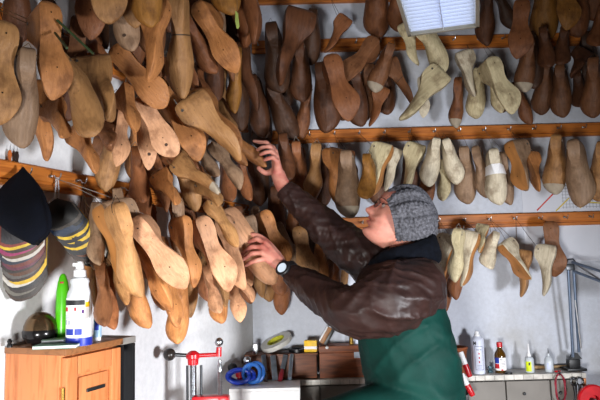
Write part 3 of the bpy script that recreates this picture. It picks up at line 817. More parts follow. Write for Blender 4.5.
# torso
rows_t = [trow(412, 362, 455, .165), trow(398, 366, 452, .17), trow(370, 374, 446, .15), trow(340, 372, 440, .145), trow(305, 368, 438, .16), trow(282, 370, 436, .165), trow(268, 378, 434, .12), trow(256, 392, 430, .062), trow(240, 388, 420, .052), trow(228, 392, 420, .05)]
body.rings([ring_h(c, rx, ry) for c, rx, ry in rows_t])
SL = at(424, 288, 1.95); SR = at(388, 272, 2.26)
limb(body, [(SL, .06), (at(390, 304, 1.9), .052), (at(348, 311, 1.94), .042), (at(318, 292, 2.04), .041), (at(293, 275, 2.12), .029), (at(285, 269, 2.14), .027)], 24)
limb(body, [(SR, .058), (at(355, 250, 2.27), .05), (at(325, 228, 2.3), .042), (at(302, 206, 2.32), .040), (at(284, 187, 2.33), .031), (at(278, 174, 2.34), .028)], 24)
def hand(wr, wrr, K, F, T):
    for (kx, fin) in zip(K, F):
        k = at(*kx); limb(body, [(wr, wrr), ((wr+k)/2, .017), (k, .0125)], 8, 10)
        P = [k]+[at(*f) for f in fin]
        limb(body, [(P[0], .0112), ((P[0]+P[1])/2, .0088), (P[1], .0096), ((P[1]+P[2])/2, .0082), (P[2], .0085), (P[3], .0068)], 16, 10)
    P = [at(*t) for t in T]; limb(body, [(wr, wrr*.8), (P[0], .017), (P[1], .0115), (P[2], .0105), (P[3], .0085)], 14, 10)
hand(at(285, 269, 2.14), .024, [(265, 243, 2.17), (262, 247, 2.155), (262.5, 252.5, 2.145), (266, 258.5, 2.14)],
     [[(256.5, 239, 2.18), (249.5, 242, 2.2), (246, 246, 2.21)], [(251, 247, 2.165), (243.5, 253, 2.185), (240, 257, 2.195)],
      [(251.5, 253.5, 2.15), (244.5, 258.5, 2.165), (241, 262, 2.18)], [(257, 260.5, 2.14), (250.5, 262.5, 2.15), (245.5, 265.5, 2.165)]],
     [(279, 258, 2.17), (267, 242, 2.205), (258, 236, 2.215), (252, 234.5, 2.22)])
hand(at(278, 174, 2.34), .024, [(273, 148, 2.36), (275, 151.5, 2.335), (276, 156, 2.31), (277, 161.5, 2.29)],
     [[(266, 142.5, 2.365), (259, 142, 2.375), (254, 141, 2.385)], [(269, 146.5, 2.325), (262, 147.5, 2.33), (257.5, 150, 2.34)],
      [(271, 151.5, 2.295), (265, 152.5, 2.29), (260.5, 154.5, 2.30)], [(273, 157.5, 2.275), (268, 158.5, 2.275), (264.5, 160, 2.285)]],
     [(274, 171, 2.36), (267, 173, 2.36), (262, 171, 2.36), (258.5, 168, 2.36)])
# legs
HIPZ = at(412, 408, YM).z
KN = []
for (hx, Yh, Yk, kx) in ((414, 1.99, 1.93, 318), (414, 2.21, 2.24, 316)):
    hp = at(hx, 410, Yh); kn = at(kx, 428, Yk); an = V((kn.x+.05, kn.y, .085)); KN.append((hp, kn, an))
    limb(body, [(hp, .085), ((hp+kn)/2, .074), (kn, .054), (kn*.65+an*.35+V((.015, 0, 0)), .052), (an, .034)], 26, 18)
    limb(body, [(an+V((.03, 0, -.04)), .035), (an+V((-.06, 0, -.05)), .036), (an+V((-.15, 0, -.06)), .025)], 12, 14)
person = body.obj('person', M_skin); apply_remesh(person, .0032, 1, .5)
person.data.materials.clear(); person.data.materials.append(M_skin)
tag(person, 'seated person in grey beanie and green apron reaching up to hanging lasts with both hands', 'person')

# face details
def hp_(x, y, z): return HM @ V((x, y, z))
for sd in (1, -1):
    e = MB(); e.bm(lambda b: bmesh.ops.create_uvsphere(b, u_segments=16, v_segments=10, radius=.0115), 0, Matrix.Translation(hp_(.0625, sd*.031, .011)))
    e.bm(lambda b: bmesh.ops.create_uvsphere(b, u_segments=12, v_segments=8, radius=.0066), 1, Matrix.Translation(hp_(.0685, sd*.0325, .0125)))
    e.obj('eye', [M_eye, M_iris], person)
    b = MB(); b.tube([hp_(.0875, sd*.014, .027), hp_(.085, sd*.028, .032), hp_(.075, sd*.045, .030), hp_(.064, sd*.054, .024)], [.002, .0035, .003, .0015], 6); b.obj('eyebrow', M_hair, person)
    lp = MB()
li = MB(); li.tube([hp_(.072, .024, -.053), hp_(.0865, .011, -.0465), hp_(.0915, 0, -.0465), hp_(.0865, -.011, -.0465), hp_(.072, -.024, -.053)], [.0012, .003, .0036, .003, .0012], 8)
li.tube([hp_(.072, .023, -.0545), hp_(.0855, .011, -.0585), hp_(.0895, 0, -.0595), hp_(.0855, -.011, -.0585), hp_(.072, -.023, -.0545)], [.0012, .003, .004, .003, .0012], 8)
li.obj('lips', M_lip, person)
g = MB()
for sd in (1, -1):
    cx = V((.094, sd*.031, .006)); pts = []
    for k in range(20):
        th = 2*PI*k/20; pts.append(HM @ (cx+V((-abs(math.cos(th)*sd+.0)*.0-.010*max(0, math.cos(th)), sd*.022*math.cos(th), .016*math.sin(th)))))
    g.tube(pts, .0013, 6, closed=True)
    g.tube([hp_(.084, sd*.052, .010), hp_(.060, sd*.070, .013), hp_(0, sd*.079, .012)], .0015, 6)
g.tube([hp_(.095, .009, .010), hp_(.1, 0, .013), hp_(.095, -.009, .010)], .0014, 6)
g.obj('glasses', M_glassf, person)['label'] = 'thin dark spectacles'
# beanie: rings along an axis running back and up from the brim
BN = V((-.754, 0, .657)).normalized(); BA = V((.657, 0, .754)).normalized()
BC = V((.025, 0, -.022))
prof = [(0, .092, .083), (.06, .096, .087), (.15, .102, .092), (.3, .109, .097), (.45, .110, .1), (.6, .103, .096), (.74, .088, .082), (.85, .067, .062), (.93, .043, .039), (.98, .02, .018), (1, .004, .004)]
rg = []; NB_ = 168
for i in range(90):
    s_ = i/89; ra = smooth_tab([(p[0], p[1]) for p in prof], s_); rb = smooth_tab([(p[0], p[2]) for p in prof], s_)
    R = []
    for j in range(NB_):
        th = 2*PI*j/NB_
        band = (th/(2*PI)*12) % 1.0
        cable = 0
        if s_ > .1:
            x = (band-.5)*2; tw = math.sin(s_*34)
            if abs(x) < .62:
                cable = .0075*max(math.cos((x-.26*tw)*4.4), math.cos((x+.26*tw)*4.4))*(1-min(1, abs(x)/.62)**4)
            else: cable = .0015*math.cos((abs(x)-.8)*26)-.004
        else: cable = .0028*math.cos(th*42)
        cable += .0012*math.sin(s_*150+math.cos(th*84)*1.2)
        sl = noise.noise(V((math.cos(th)*1.6, math.sin(th)*1.6, s_*2.6)))*.007
        k = 1-max(0, s_-.9)*6; k = max(.2, k)
        d = (cable+sl)*k
        c = BC+BN*(.172*s_) + BA*(-.012*s_*s_*1.0)
        R.append(HM @ (c+BA*((ra+d)*math.cos(th))+V((0, 1, 0))*((rb+d)*math.sin(th))))
    rg.append(R)
bn = MB(); bn.rings(rg, cap=False); bn.f.append(tuple(len(bn.v)-NB_+j for j in range(NB_))); bn.mi.append(0)
# turned-in brim so that the edge has thickness
inn = [[p+(HM @ (BC+BN*.02)-p)*.06 for p in rg[0]], [p+(HM @ (BC+BN*.05)-p)*.10 for p in rg[3]]]
o_ = len(bn.v); bn.v += inn[0]+inn[1]
for j in range(NB_):
    j2 = (j+1) % NB_; bn.f += [(j2, j, o_+j, o_+j2), (o_+j2, o_+j, o_+NB_+j, o_+NB_+j2)]; bn.mi += [0, 0]
hat = bn.obj('beanie', M_knit, person, 80); hat['label'] = 'grey cable-knit beanie'

# clothes
def ridge(p): return 1-2.2*abs(noise.noise(p))
def crease(p):
    a = 1-abs(noise.noise(p))*2.6; return max(-.3, a)*abs(a)
def fold_sleeve(seed, amp):
    def f(s, th, t):
        c, s2 = math.cos(th), math.sin(th)
        q_ = s*11+seed+1.5*c+.9*s2
        a = crease(V((q_, c*.55+seed, s2*.55)))*.8+crease(V((s*24+seed*2-2.2*c, c*1.0, s2*1.0+seed)))*.5+crease(V((s*40-seed+3*s2, c*1.6+3, s2*1.6)))*.22+ridge(V((s*4, c+seed, s2)))*.25
        return amp*a*min(1, 4*t+.25)
    return f
jk = MB()
def fold_body(y, seed, amp):
    return lambda th: amp*(ridge(V((math.cos(th)*1.6+seed, math.sin(th)*1.6, y*.045)))*.7+.3*ridge(V((math.cos(th)*3, math.sin(th)*3+seed, y*.09))))
jr = []
for i in range(34):
    y = 346-(346-254)*i/33
    x0 = smooth_tab([(250, 392), (258, 380), (268, 364), (285, 357), (305, 361), (325, 365), (346, 367)], y)
    x1 = smooth_tab([(250, 426), (258, 432), (268, 438), (285, 443), (305, 443), (325, 442), (346, 442)], y)
    ry = smooth_tab([(250, .085), (258, .12), (268, .165), (285, .19), (305, .18), (325, .17), (346, .17)], y)
    c, rx, _ = trow(y, x0, x1, ry); jr.append(ring_h(c, rx, ry, 72, .9, fold_body(y, 3, .035)))
jk.rings(jr)
limb(jk, [(at(421, 281, 2.02), .082), (at(411, 290, 1.95), .094), (at(385, 303, 1.91), .092), (at(353, 310, 1.93), .074), (at(331, 301, 2.0), .060), (at(311, 287, 2.07), .053), (at(298, 278.5, 2.11), .041)], 90, 56, fold_sleeve(1.3, .15))
limb(jk, [(at(400, 275, 2.2), .08), (at(383, 268, 2.25), .088), (at(357, 252, 2.27), .079), (at(332, 233, 2.3), .066), (at(309, 212, 2.32), .053), (at(291, 195, 2.33), .044)], 90, 48, fold_sleeve(7.7, .15))
jacket = jk.obj('jacket', M_jacket, person); apply_remesh(jacket, .004, 1, .3); jacket.data.materials.clear(); jacket.data.materials.append(M_jacket)
jacket['label'] = 'dark brown jacket'
for pts, rr in ((((300, 280, 2.105), (295, 276.5, 2.118), (290.5, 273.2, 2.128)), (.0425, .041, .037)), (((292, 196, 2.33), (288, 192, 2.331), (284.5, 188, 2.332)), (.045, .043, .039))):
    cf = MB(); P = [at(*p) for p in pts]; limb(cf, list(zip(P, rr)), 10, 60, lambda s, th, t: .02*math.cos(th*15), cap=False); cf.obj('cuff', M_jacket, person)
sc = MB()
for lay, (dy, rx, ry, rt) in enumerate(((264, .108, .104, .027), (253, .094, .092, .027), (258, .102, .1, .026))):
    c = at(403.5, dy, YM); pts = []
    for k in range(48):
        th = 2*PI*k/48
        pts.append(c+V((rx*math.cos(th), ry*math.sin(th), .032*math.cos(th)+.006*math.sin(3*th+lay*2))))
    vs = []; n = 20
    for k, p in enumerate(pts):
        th = 2*PI*k/48; o = V((math.cos(th), math.sin(th), 0))
        for j in range(n):
            q_ = 2*PI*j/n; r = rt*(1+.2*ridge(V((math.cos(th)*2, math.sin(th)*2+lay*5, q_*.7))))
            vs.append(p+o*math.cos(q_)*r*.8+V((0, 0, 1))*math.sin(q_)*r)
    sc.add(vs, [(k*n+j, k*n+(j+1) % n, ((k+1) % 48)*n+(j+1) % n, ((k+1) % 48)*n+j) for k in range(48) for j in range(n)])
scarf = sc.obj('scarf', M_scarf, person); apply_remesh(scarf, .006, 2); scarf.data.materials.clear(); scarf.data.materials.append(M_scarf); scarf['label'] = 'navy knitted collar scarf'
# apron: wrapped bib plus the lap over the thighs
ap = MB(); ar = []
for i in range(40):
    y = 412-(412-306)*i/39
    x0 = smooth_tab([(306, 366), (320, 361), (335, 359.5), (350, 361), (370, 365), (388, 368), (412, 366)], y)
    x1 = smooth_tab([(306, 441), (320, 446), (335, 450), (350, 454), (370, 458), (388, 461), (412, 462)], y)
    ry = smooth_tab([(306, .192), (335, .195), (370, .2), (412, .21)], y)
    c, rx, _ = trow(y, x0, x1, ry); ar.append(ring_h(c, rx, ry, 80, .88, (lambda yy: (lambda th: .045*crease(V((math.cos(th)*1.3+yy*.028, math.sin(th)*1.3-yy*.02, 11+yy*.006)))+.03*crease(V((math.cos(th)*2.2-yy*.05, math.sin(th)*2.2, yy*.03)))))(y)))
ap.rings(ar)
def lapfold(s, th, t): return .035*ridge(V((s*5, math.cos(th)*1.5, math.sin(th)*1.5+4)))
for (hp, kn, an) in KN:
    limb(ap, [(hp+V((.02, 0, 0)), .108), (hp*.6+kn*.4, .1), (hp*.25+kn*.75, .084), (kn+V((-.01, 0, 0)), .074)], 50, 40, lapfold)
limb(ap, [((KN[0][0]+KN[1][0])/2, .1), ((KN[0][1]+KN[1][1])/2*.75+(KN[0][0]+KN[1][0])/2*.25, .074)], 30, 30)
apron = ap.obj('apron', M_apron, person); apply_remesh(apron, .006, 3, .4); apron.data.materials.clear(); apron.data.materials.append(M_apron)
apron['label'] = 'dark green work apron'
for (hp, kn, an) in KN:
    tr = MB(); limb(tr, [(kn+V((.02, 0, -.01)), .066), (kn*.6+an*.4, .062), (an+V((0, 0, .01)), .055)], 20, 20); tr.obj('trouser_leg', M_trouser, person)
    sh = MB(); limb(sh, [(an+V((.03, 0, -.038)), .045), (an+V((-.06, 0, -.042)), .044), (an+V((-.16, 0, -.052)), .033)], 14, 16)
    s_ = sh.obj('shoe', M_shoe, person)
    for v in s_.data.vertices: v.co.z = max(v.co.z, .002)
# wristwatch
WC = at(289.5, 270.5, 2.118); WA = (at(285, 267, 2.14)-at(294, 276, 2.105)).normalized()
wx = WA.cross(V((0, -1, 0))).normalized(); wn = wx.cross(WA); wn = wn if wn.y < 0 else -wn
w = MB(); n = 40
vs = []
for k in range(n):
    th = 2*PI*k/n; d = wx*math.cos(th)+wn*math.sin(th)
    for (dr, dz) in ((.031, -.011), (.0345, -.011), (.0345, .011), (.031, .011)): vs.append(WC+d*dr+WA*dz)
w.add(vs, [(k*4+j, k*4+(j+1) % 4, ((k+1) % n)*4+(j+1) % 4, ((k+1) % n)*4+j) for k in range(n) for j in range(4)])
wf = (wn+wx*-.25).normalized(); WB = frame(WC+wf*.031, wx, wf.cross(wx), wf)
strap = w.obj('watch', M_black, person); strap['label'] = 'black wristwatch with a pale dial'
w = MB(); w.lathe([(.0, 0), (.026, 0), (.0275, .004), (.0275, .009), (.0245, .012), (.018, .0125), (.018, .0105), (0, .0105)], 32, WB); w.obj('watch_case', M_black, strap)
w = MB(); w.lathe([(0, .0106), (.0178, .0106), (.0178, .0118), (0, .0118)], 32, WB); dial = w.obj('watch_dial', mat('dial', 'cfe0ee', .2, 0, .02), strap)
for (a_, l_) in ((35, .012), (150, .009)):
    pass

# stool
SZ = min(v.co.z for v in apron.data.vertices if v.co.x > at(415, 408, YM).x-.18)-.003
st = empty('stool', V((at(415, 408, YM).x, YM, 0)), 'round wooden work stool under the seated person', 'stool')
q = MB(); sx = at(415, 408, YM).x
q.lathe([(0, SZ-.035), (.17, SZ-.035), (.178, SZ-.025), (.178, SZ-.008), (.17, SZ), (0, SZ)], 32, Matrix.Translation((sx, YM, 0))); q.obj('seat', M_dwood, st)
for k in range(4):
    a_ = PI/4+k*PI/2; q = MB(); q.tube([V((sx+.12*math.cos(a_), YM+.12*math.sin(a_), SZ-.03)), V((sx+.18*math.cos(a_), YM+.18*math.sin(a_), 0))], [.018, .014], 12); q.obj('leg', M_dwood, st)
LAMP_E = 1.5
# ------------------------------------------------------------------ things about the room
def T(x, y, z): return Matrix.Translation((x, y, z))
def cyl(mb, base, top, r, n=16, mi=0): return mb.tube([base, top], r, n, mi)
LM = frame(V((0, 0, 0)), DL, NL, V((0, 0, 1)))            # left-wall axes: x along, y out, z up

# --- pine cabinet on the left wall
zt = None
P0 = onL(5, 349); P0.z = 0
k_ = 0
def corner_d():
    lo, hi = .05, .5
    for _ in range(40):
        m = (lo+hi)/2; p = P0+NL*m; q_ = RM.transposed() @ (V((p.x, p.y, CAMZ-.18))-CP); px = 300+600*q_.x/-q_.z
        if px < 66: lo = m
        else: hi = m
    return lo
CD = corner_d(); PC = P0+NL*CD
zt = at(66, 349, PC.y).z
CL = .205; CHH = .42
def cabM(x, y, z): return P0+DL*x+NL*y+V((0, 0, z))
cab = empty('cabinet', cabM(CL/2, CD/2, zt-CHH), 'small pine wall cabinet with framed door at the lower left', 'cabinet')
CM = frame(P0, DL, NL, V((0, 0, 1)))
q = MB(); q.box((CL/2, (CD-.018)/2+.001, zt-.009-(CHH-.018)/2), (CL, CD-.02, CHH-.018), CM, .002); q.obj('body', M_pineL, cab)
q = MB(); q.box((CL/2, CD/2+.002, zt-.008), (CL+.006, CD, .016), CM, .002); q.obj('top', plank_material('cabinet_top', '8a5a34', '6e4526'), cab)
dz0, dz1 = zt-CHH+.01, zt-.022
door = MB(); dm = (dz0+dz1)/2; y0 = CD-.018
for (cx, cz, sx, sz) in ((.022, dm, .036, dz1-dz0), (CL-.022, dm, .036, dz1-dz0), (CL/2, dz1-.022, CL-.084, .044), (CL/2, dz0+.022, CL-.084, .044)):
    door.box((cx, y0+.009, cz), (sx, .018, sz), CM, .0025)
door.box((CL/2, y0+.004, dm), (CL-.08, .008, dz1-dz0-.08), CM, .001)
door = door.obj('door', M_pineL, cab)
q = MB(); q.box((CL/2, y0+.0095, dz1-.115), (CL-.10, .011, .125), CM, .004); q.obj('door_panel', M_pineL, door)
q = MB(); q.box((CL/2+.004, y0+.0165, dz1-.088), (.066, .005, .009), CM, .002); q.obj('handle', M_dsteel, door)
q = MB(); q.tube([cabM(-.001, CD-.006, zt-.09), cabM(-.001, CD-.006, zt-.15)], .0038, 8); q.obj('hinge', M_brass, cab)

# black open case further along the wall
BX0 = CL+.010
bc = empty('black_case', cabM(BX0+.05, .08, zt-CHH), 'black open case with grey top, right of the pine cabinet', 'case')
q = MB()
for (cx, cy, cz, sx, sy, sz) in ((BX0+.005, .097, zt-.21, .01, .17, .38), (BX0+.055, .097, zt-.21, .01, .17, .38), (BX0+.03, .017, zt-.21, .06, .01, .38), (BX0+.03, .097, zt-.395, .06, .17, .01)):
    q.box((cx, cy, cz), (sx, sy, sz), CM, .001)
q.obj('body', M_black, bc)
q = MB(); q.box((BX0+.028, .095, zt-.010), (.062, .18, .018), CM, .002); q.obj('top', M_grey, bc)
q = MB(); q.box((BX0+.03, .09, zt-.21), (.036, .12, .34), CM, .002); q.obj('insert', M_white, bc)

def onTop(px, py): return at_z(px, py, zt+.0005)
def scale_at(p): return (p-CP).dot(RM @ V((0, 0, -1)))/600      # metres per pixel
# --- spray bottle
p = onTop(79, 345); s = scale_at(p); M = Matrix.Translation(p)
sb = empty('spray_bottle', p, 'white trigger bottle with printed label and blue foot on the pine cabinet', 'bottle')
prof = [(0, 0), (11.5, 0), (12.3, 1.5), (12.3, 47), (11.6, 52), (9.2, 57), (8.6, 60), (9.4, 63), (8.5, 66), (5.6, 68), (5.6, 69)]
q = MB(); q.lathe([(r*s, z*s) for r, z in prof], 32, M); q.obj('bottle_body', mat('milky_plastic', 'cfd3d6', .35, 0, .03), sb)
q = MB(); q.lathe([(6.2*s, 68*s), (6.2*s, 74*s), (4.2*s, 76*s), (4.2*s, 80*s), (3*s, 83*s), (0, 83*s)], 20, M)
q.box((-2.5*s, -2*s, 80*s), (7*s, 4.5*s, 3.4*s), M, .001); q.obj('spray_head', M_white, sb)
q = MB(); q.lathe([(12.5*s, .2*s), (12.7*s, 1.5*s), (12.7*s, 8*s), (12.4*s, 8*s)], 32, M); q.obj('blue_foot', mat('label_blue', '1d2f9c', .4), sb)
def patch(M, r, a0, a1, z0, z1, n=10):
    q = MB(); vs = []
    for k in range(n+1):
        a = a0+(a1-a0)*k/n
        for (rr, z) in ((r, z0), (r, z1), (r-.0006, z1), (r-.0006, z0)): vs.append(M @ V((rr*math.sin(a), -rr*math.cos(a), z)))
    fs = [(k*4+j, k*4+(j+1) % 4, (k+1)*4+(j+1) % 4, (k+1)*4+j) for k in range(n) for j in range(4)]+[(0, 1, 2, 3), (n*4+3, n*4+2, n*4+1, n*4)]
    return q.add(vs, fs)
M_paper = mat('label_paper', 'f2f2f4', .5, 0, .02); M_ink = mat('ink_black', '15151a', .5); M_inkr = mat('ink_red', 'b8202a', .5); M_inkb = mat('ink_blue', '24389c', .5); M_inkp = mat('ink_purple', '5a2a7a', .5)
lb = patch(M, 12.7*s, -1.25, 1.15, 9*s, 47*s, 16).obj('label', M_paper, sb)
R = 12.95*s
for nm, mt, bits in (('print_band', M_ink, [(-1.15, .75, 40, 45)]), ('red_print', M_inkr, [(-1.1, -.65, 34, 38), (-.05, .12, 34.5, 38)]), ('blue_print', M_inkb, [(-.85, -.1, 11, 17), (0, .55, 11, 17)]),
                     ('purple_print', M_inkp, [(.5, .68, 32, 35.5)]), ('yellow_print', M_yellow, [(.78, 1.15, 38, 43)]), ('fine_print', mat('ink_grey', 'b9bccb', .5), [(-1.0, -.72, 21, 25.5), (-.58, -.3, 21, 25.5), (-.12, .15, 21, 25.5), (.3, .55, 21, 25.5), (-1.0, .6, 28, 29), (-1.0, .4, 30, 30.7), (-1, .5, 26.6, 27.2)])):
    q = MB()
    for b_ in bits: z_ = patch(M, R, b_[0], b_[1], b_[2]*s, b_[3]*s); q.add(z_.v, z_.f)
    q.obj(nm, mt, lb)
# --- green bottle
p = onTop(62, 343); s = scale_at(p); M = Matrix.Translation(p)
gb = empty('green_bottle', p, 'slim lime green bottle with small red spot, left of the white trigger bottle', 'bottle')
q = MB(); q.lathe([(r*s, z*s) for r, z in [(0, 0), (6.2, 0), (6.6, 1.5), (6.6, 34), (6.3, 50), (5, 60), (3.4, 66), (1.8, 68.5), (0, 69)]], 24, M); q.obj('bottle_body', mat('lime_plastic', '55c31c', .3, 0, .06), gb)
patch(M, 5.1*s, -.25, .5, 57*s, 61*s).obj('red_spot', M_inkr, gb)
# --- blue tube
p = onTop(97.5, 341); s = scale_at(p); M = Matrix.Translation(p)
bt = empty('blue_tube', p, 'small pale blue tube with white cap right of the white trigger bottle', 'tube')
q = MB(); q.lathe([(0, 4*s), (3.9*s, 4*s), (3.9*s, 27*s), (3.0*s, 29*s), (0, 29*s)], 20, M); q.obj('tube_body', mat('pale_blue_plastic', '9fc0dc', .35), bt)
q = MB(); q.lathe([(0, 0), (3.3*s, 0), (3.3*s, 4.2*s), (0, 4.2*s)], 20, M); q.obj('cap', M_white, bt)
q = patch(M, 4.05*s, -.5, .6, 11*s, 20*s); q.obj('print', M_inkb, bt)
# --- dark bowl with bronze dome
p = onTop(40, 345); p = p + (p-V((CP.x, CP.y, p.z))).normalized()*.01; s = scale_at(p); M = Matrix.Translation(p)
bw = empty('bowl', p, 'dark round pot with bronze dome lid on the pine cabinet', 'pot')
q = MB(); q.lathe([(r*s, z*s) for r, z in [(0, 0), (8, 0), (8, 1.2), (13, 3), (16.5, 8), (17.2, 13), (16.4, 15)]], 36, M); q.obj('pot_body', mat('black_glaze', '1c1a1a', .18, .3), bw)
q = MB(); q.lathe([(r*s, z*s) for r, z in [(16.3, 14.6), (15.8, 19), (13.4, 25), (9.5, 29.5), (4.5, 32), (0, 32.8)]], 36, M @ T(.02*0, 0, 0)); q.obj('dome_lid', mat('bronze', '7a6248', .16, .85, .25, 20), bw)
# --- pads
for i, (px, py, a_, w_, d_, h_, c_, lb_) in enumerate(((58, 347.5, .1, .100, .062, .008, '7d9a8c', 'grey-green pad, lower of two at the front of the pine cabinet'), (61, 345.2, .28, .085, .055, .007, '93a89c', 'grey-green pad, upper of two at the front of the pine cabinet'))):
    p = onTop(px, py); M = Matrix.Translation(p+V((0, 0, .0085*i+.0045))) @ Matrix.Rotation(a_, 4, 'Z')
    pd = empty('note_pad', p, lb_, 'pad', 'pads on the pine cabinet')
    q = MB(); q.box((0, 0, 0), (w_*.98, d_*.98, h_*.6), M, .0005); q.obj('pages', M_paper, pd)
    q = MB(); q.box((0, 0, h_*.4), (w_, d_, h_*.18), M, .0005); q.box((0, 0, -h_*.4), (w_, d_, h_*.18), M, .0005); q.obj('cover', mat('pad_cover'+str(i), c_, .6), pd)
# small black knob at the back corner
p = onTop(9.5, 347.5); s = scale_at(p); q = MB(); q.lathe([(0, 0), (2.6*s, 0), (2.6*s, 2*s), (1.8*s, 4*s), (2.4*s, 6*s), (1.2*s, 8.5*s), (0, 8.8*s)], 16, Matrix.Translation(p)); tag(q.obj('stopper', M_black), 'tiny black stopper at the left back corner of the pine cabinet', 'stopper')

# --- navy cloth cap hanging from the left rail
cl = MB(); rr = []; hp = onL(23, 168, .05)
rowsC = [(167, 23, .8, 0, .003), (171, 23, 3.5, .004, .006), (177, 22, 9, .02, .012), (188, 21, 17, .05, .018), (200, 20, 23, .075, .022), (213, 20.5, 26.5, .088, .026), (225, 23, 25, .092, .028), (234, 28, 19, .093, .026), (240, 33, 11, .093, .02), (243, 36, 3, .093, .01)]
for i in range(45):
    y = 167+76*i/44; px, hw, pu, ry = (smooth_tab([(r[0], r[k]) for r in rowsC], y) for k in (1, 2, 3, 4))
    a, b = at(px-hw, y, hp.y-pu), at(px+hw, y, hp.y-pu); c = (a+b)/2; rx = (b-a).length/2; R = []
    for j in range(48):
        th = 2*PI*j/48; k = 1+.16*min(1, i/10)*ridge(V((math.cos(th)*1.5, math.sin(th)*1.5, y*.02)))
        R.append(c+V((rx*k*math.cos(th), ry*k*math.sin(th), .006*math.cos(th*2)*min(1, i/20))))
    rr.append(R)
cl.rings(rr); tag(cl.obj('cloth_cap', mat('navy_cloth', '070a14', .9, 0, .25, 12, .3, 120), smooth=60), 'navy cloth cap hanging from its tip on the left wall rail', 'cap')

# --- bundles of leather swatches
def swatches(origin, up, n, cols, w, l0, l1, label, gap=.0052, slant=.25, start=.004):
    """sheets hung behind one another on a ring; the nearer ones are shorter"""
    nn = V((.22, -1, 0)).normalized(); up = (up-nn*up.dot(nn)).normalized()
    side = up.cross(nn).normalized(); side = -side if side.x < 0 else side
    rt = empty('swatch_bundle', origin, label, 'leather samples', 'leather swatch bundles on the left rail')
    for i in range(n):
        L = l1+(l0-l1)*i/(n-1); off = start+gap*(n-i) if False else start+gap*i
        L = l1-(l1-l0)*i/(n-1); q = MB(); rows_ = []
        for a in range(13):
            v = a/12; wv = w*(.35+.65*min(1, v*2.2)) if v < .45 else w
            row = []
            for b in range(9):
                h = (b/8-.5); edge = (1-.16*(abs(h)*2)**3)
                z = -L*v*edge - slant*h*w*v
                bulge = .010*math.sin(PI*v)*(1-(2*h)**2)+.004*v*math.sin(h*4)
                row.append(origin+side*(h*wv+random.uniform(-1, 1)*.0003+.004*math.sin(i*2.3))+up*(-z*-1)+nn*(off+bulge))
            rows_.append(row)
        th = .0011
        vs = [p_ for r_ in rows_ for p_ in r_]; m = len(vs); vs += [p_-nn*th for p_ in vs]
        fs = []
        for a in range(12):
            for b in range(8):
                f = (a*9+b, a*9+b+1, (a+1)*9+b+1, (a+1)*9+b); fs += [f, tuple(m+x for x in f[::-1])]
        bd = [b for b in range(9)]+[a*9+8 for a in range(1, 13)]+[12*9+b for b in range(7, -1, -1)]+[a*9 for a in range(11, 0, -1)]
        for a, b in zip(bd, bd[1:]+bd[:1]): fs.append((a, b, m+b, m+a))
        q.add(vs, fs); c = cols[i % len(cols)]
        q.obj('leather_swatch', mat('leather_'+c, c, .5, 0, .15, 60, .3, 200), rt)['label'] = 'leather swatch'
    q = MB(); q.tube([origin+up*.012*math.cos(2*PI*k/16)+side*.012*math.sin(2*PI*k/16)+nn*(start+.004) for k in range(16)], .0013, 6, closed=True); q.obj('ring', M_steel, rt)
cA = ['33241c', '2a2420', '5c5850', '2a2220', '1a1a1e', 'a8a49c', 'b08e1a', '2b1d18', '4e4a46', '4a2c1a', '241c1a', '4c1c2e', '5a2620', '1c2230', 'a09a92', '4a321c', '80204e', '2a1c18', 'b0941a', '6a241a', '1c1a1e']
o1 = onL(26, 205, .066); swatches(o1, V((0, 0, 1)), 21, cA, .096, .095, .235, 'thick bundle of leather swatches, red yellow and brown edges, under the navy cap', .0034, -.28, -.02)
o2 = onL(53, 203, .07); upb = (V((0, 0, 1))*.84-V((1, 0, 0))*.62).normalized()
cB = ['1a1614', 'c9c5bd', '3c2a22', '101012', '6a3a22', '121214', '2a2a2c', 'e0b818', '141416', 'e0b818', '101014', 'e0b818', '161618', '22324a', '1a1a1c', '4a4440', '121214']
swatches(o2, upb, 17, cB, .084, .07, .2, 'dark bundle of leather swatches with yellow edges, leaning right of the navy cap', .0030, .15, -.02)
for (px, py, ln, lb_) in ((57, 178, .062, 'white bead chain hanging from a hook beside the navy cap'),):
    p = onL(px, py, .03); q = MB()
    for k in range(14):
        for dx in (-.0035-.0002*k, .0035+.0004*k):
            q.bm(lambda b: bmesh.ops.create_uvsphere(b, u_segments=8, v_segments=6, radius=.0026), 0, Matrix.Translation(p+DL*dx+V((0, 0, -.0046*k))))
    tag(q.obj('bead_chain', M_white), lb_, 'chain')
# awls resting on top of the left rail
for (px, py, c_, lb_) in ((9.5, 165, 'b5602a', 'small awl with orange handle standing on the left rail'), (16.5, 166.5, '2a1a14', 'small awl with dark handle standing on the left rail')):
    b_ = onL(px, py, .012); b_.z = zl[0]+.0312; s = scale_at(b_); M = Matrix.Translation(b_)
    aw = empty('awl', b_, lb_, 'awl', 'awls on the left rail')
    q = MB(); q.lathe([(0, 0), (2.0*s, 0), (1.6*s, 2*s), (2.2*s, 7*s), (1.3*s, 11*s), (0, 11.3*s)], 12, M); q.obj('handle', mat('awl_'+c_, c_, .4), aw)
    q = MB(); q.tube([b_+V((0, 0, 11*s)), b_+V((.002, 0, 18*s))], [.0012, .0003], 6); q.obj('spike', M_steel, aw)
# green rods
GRP = [(57, 20, 93.5, 54), (55, 33, 67, 48)]
for (a0, b0, a1, b1), lb_ in zip(GRP, ('long dark green stick poking out between the top left lasts', 'short dark green stick below the long one')):
    q = MB(); q.tube([onL(a0, b0, .34), onL(a1, b1, .40)], .0028, 10); tag(q.obj('stick', mat('dark_green', '27381c', .4)), lb_, 'stick', 'green sticks')
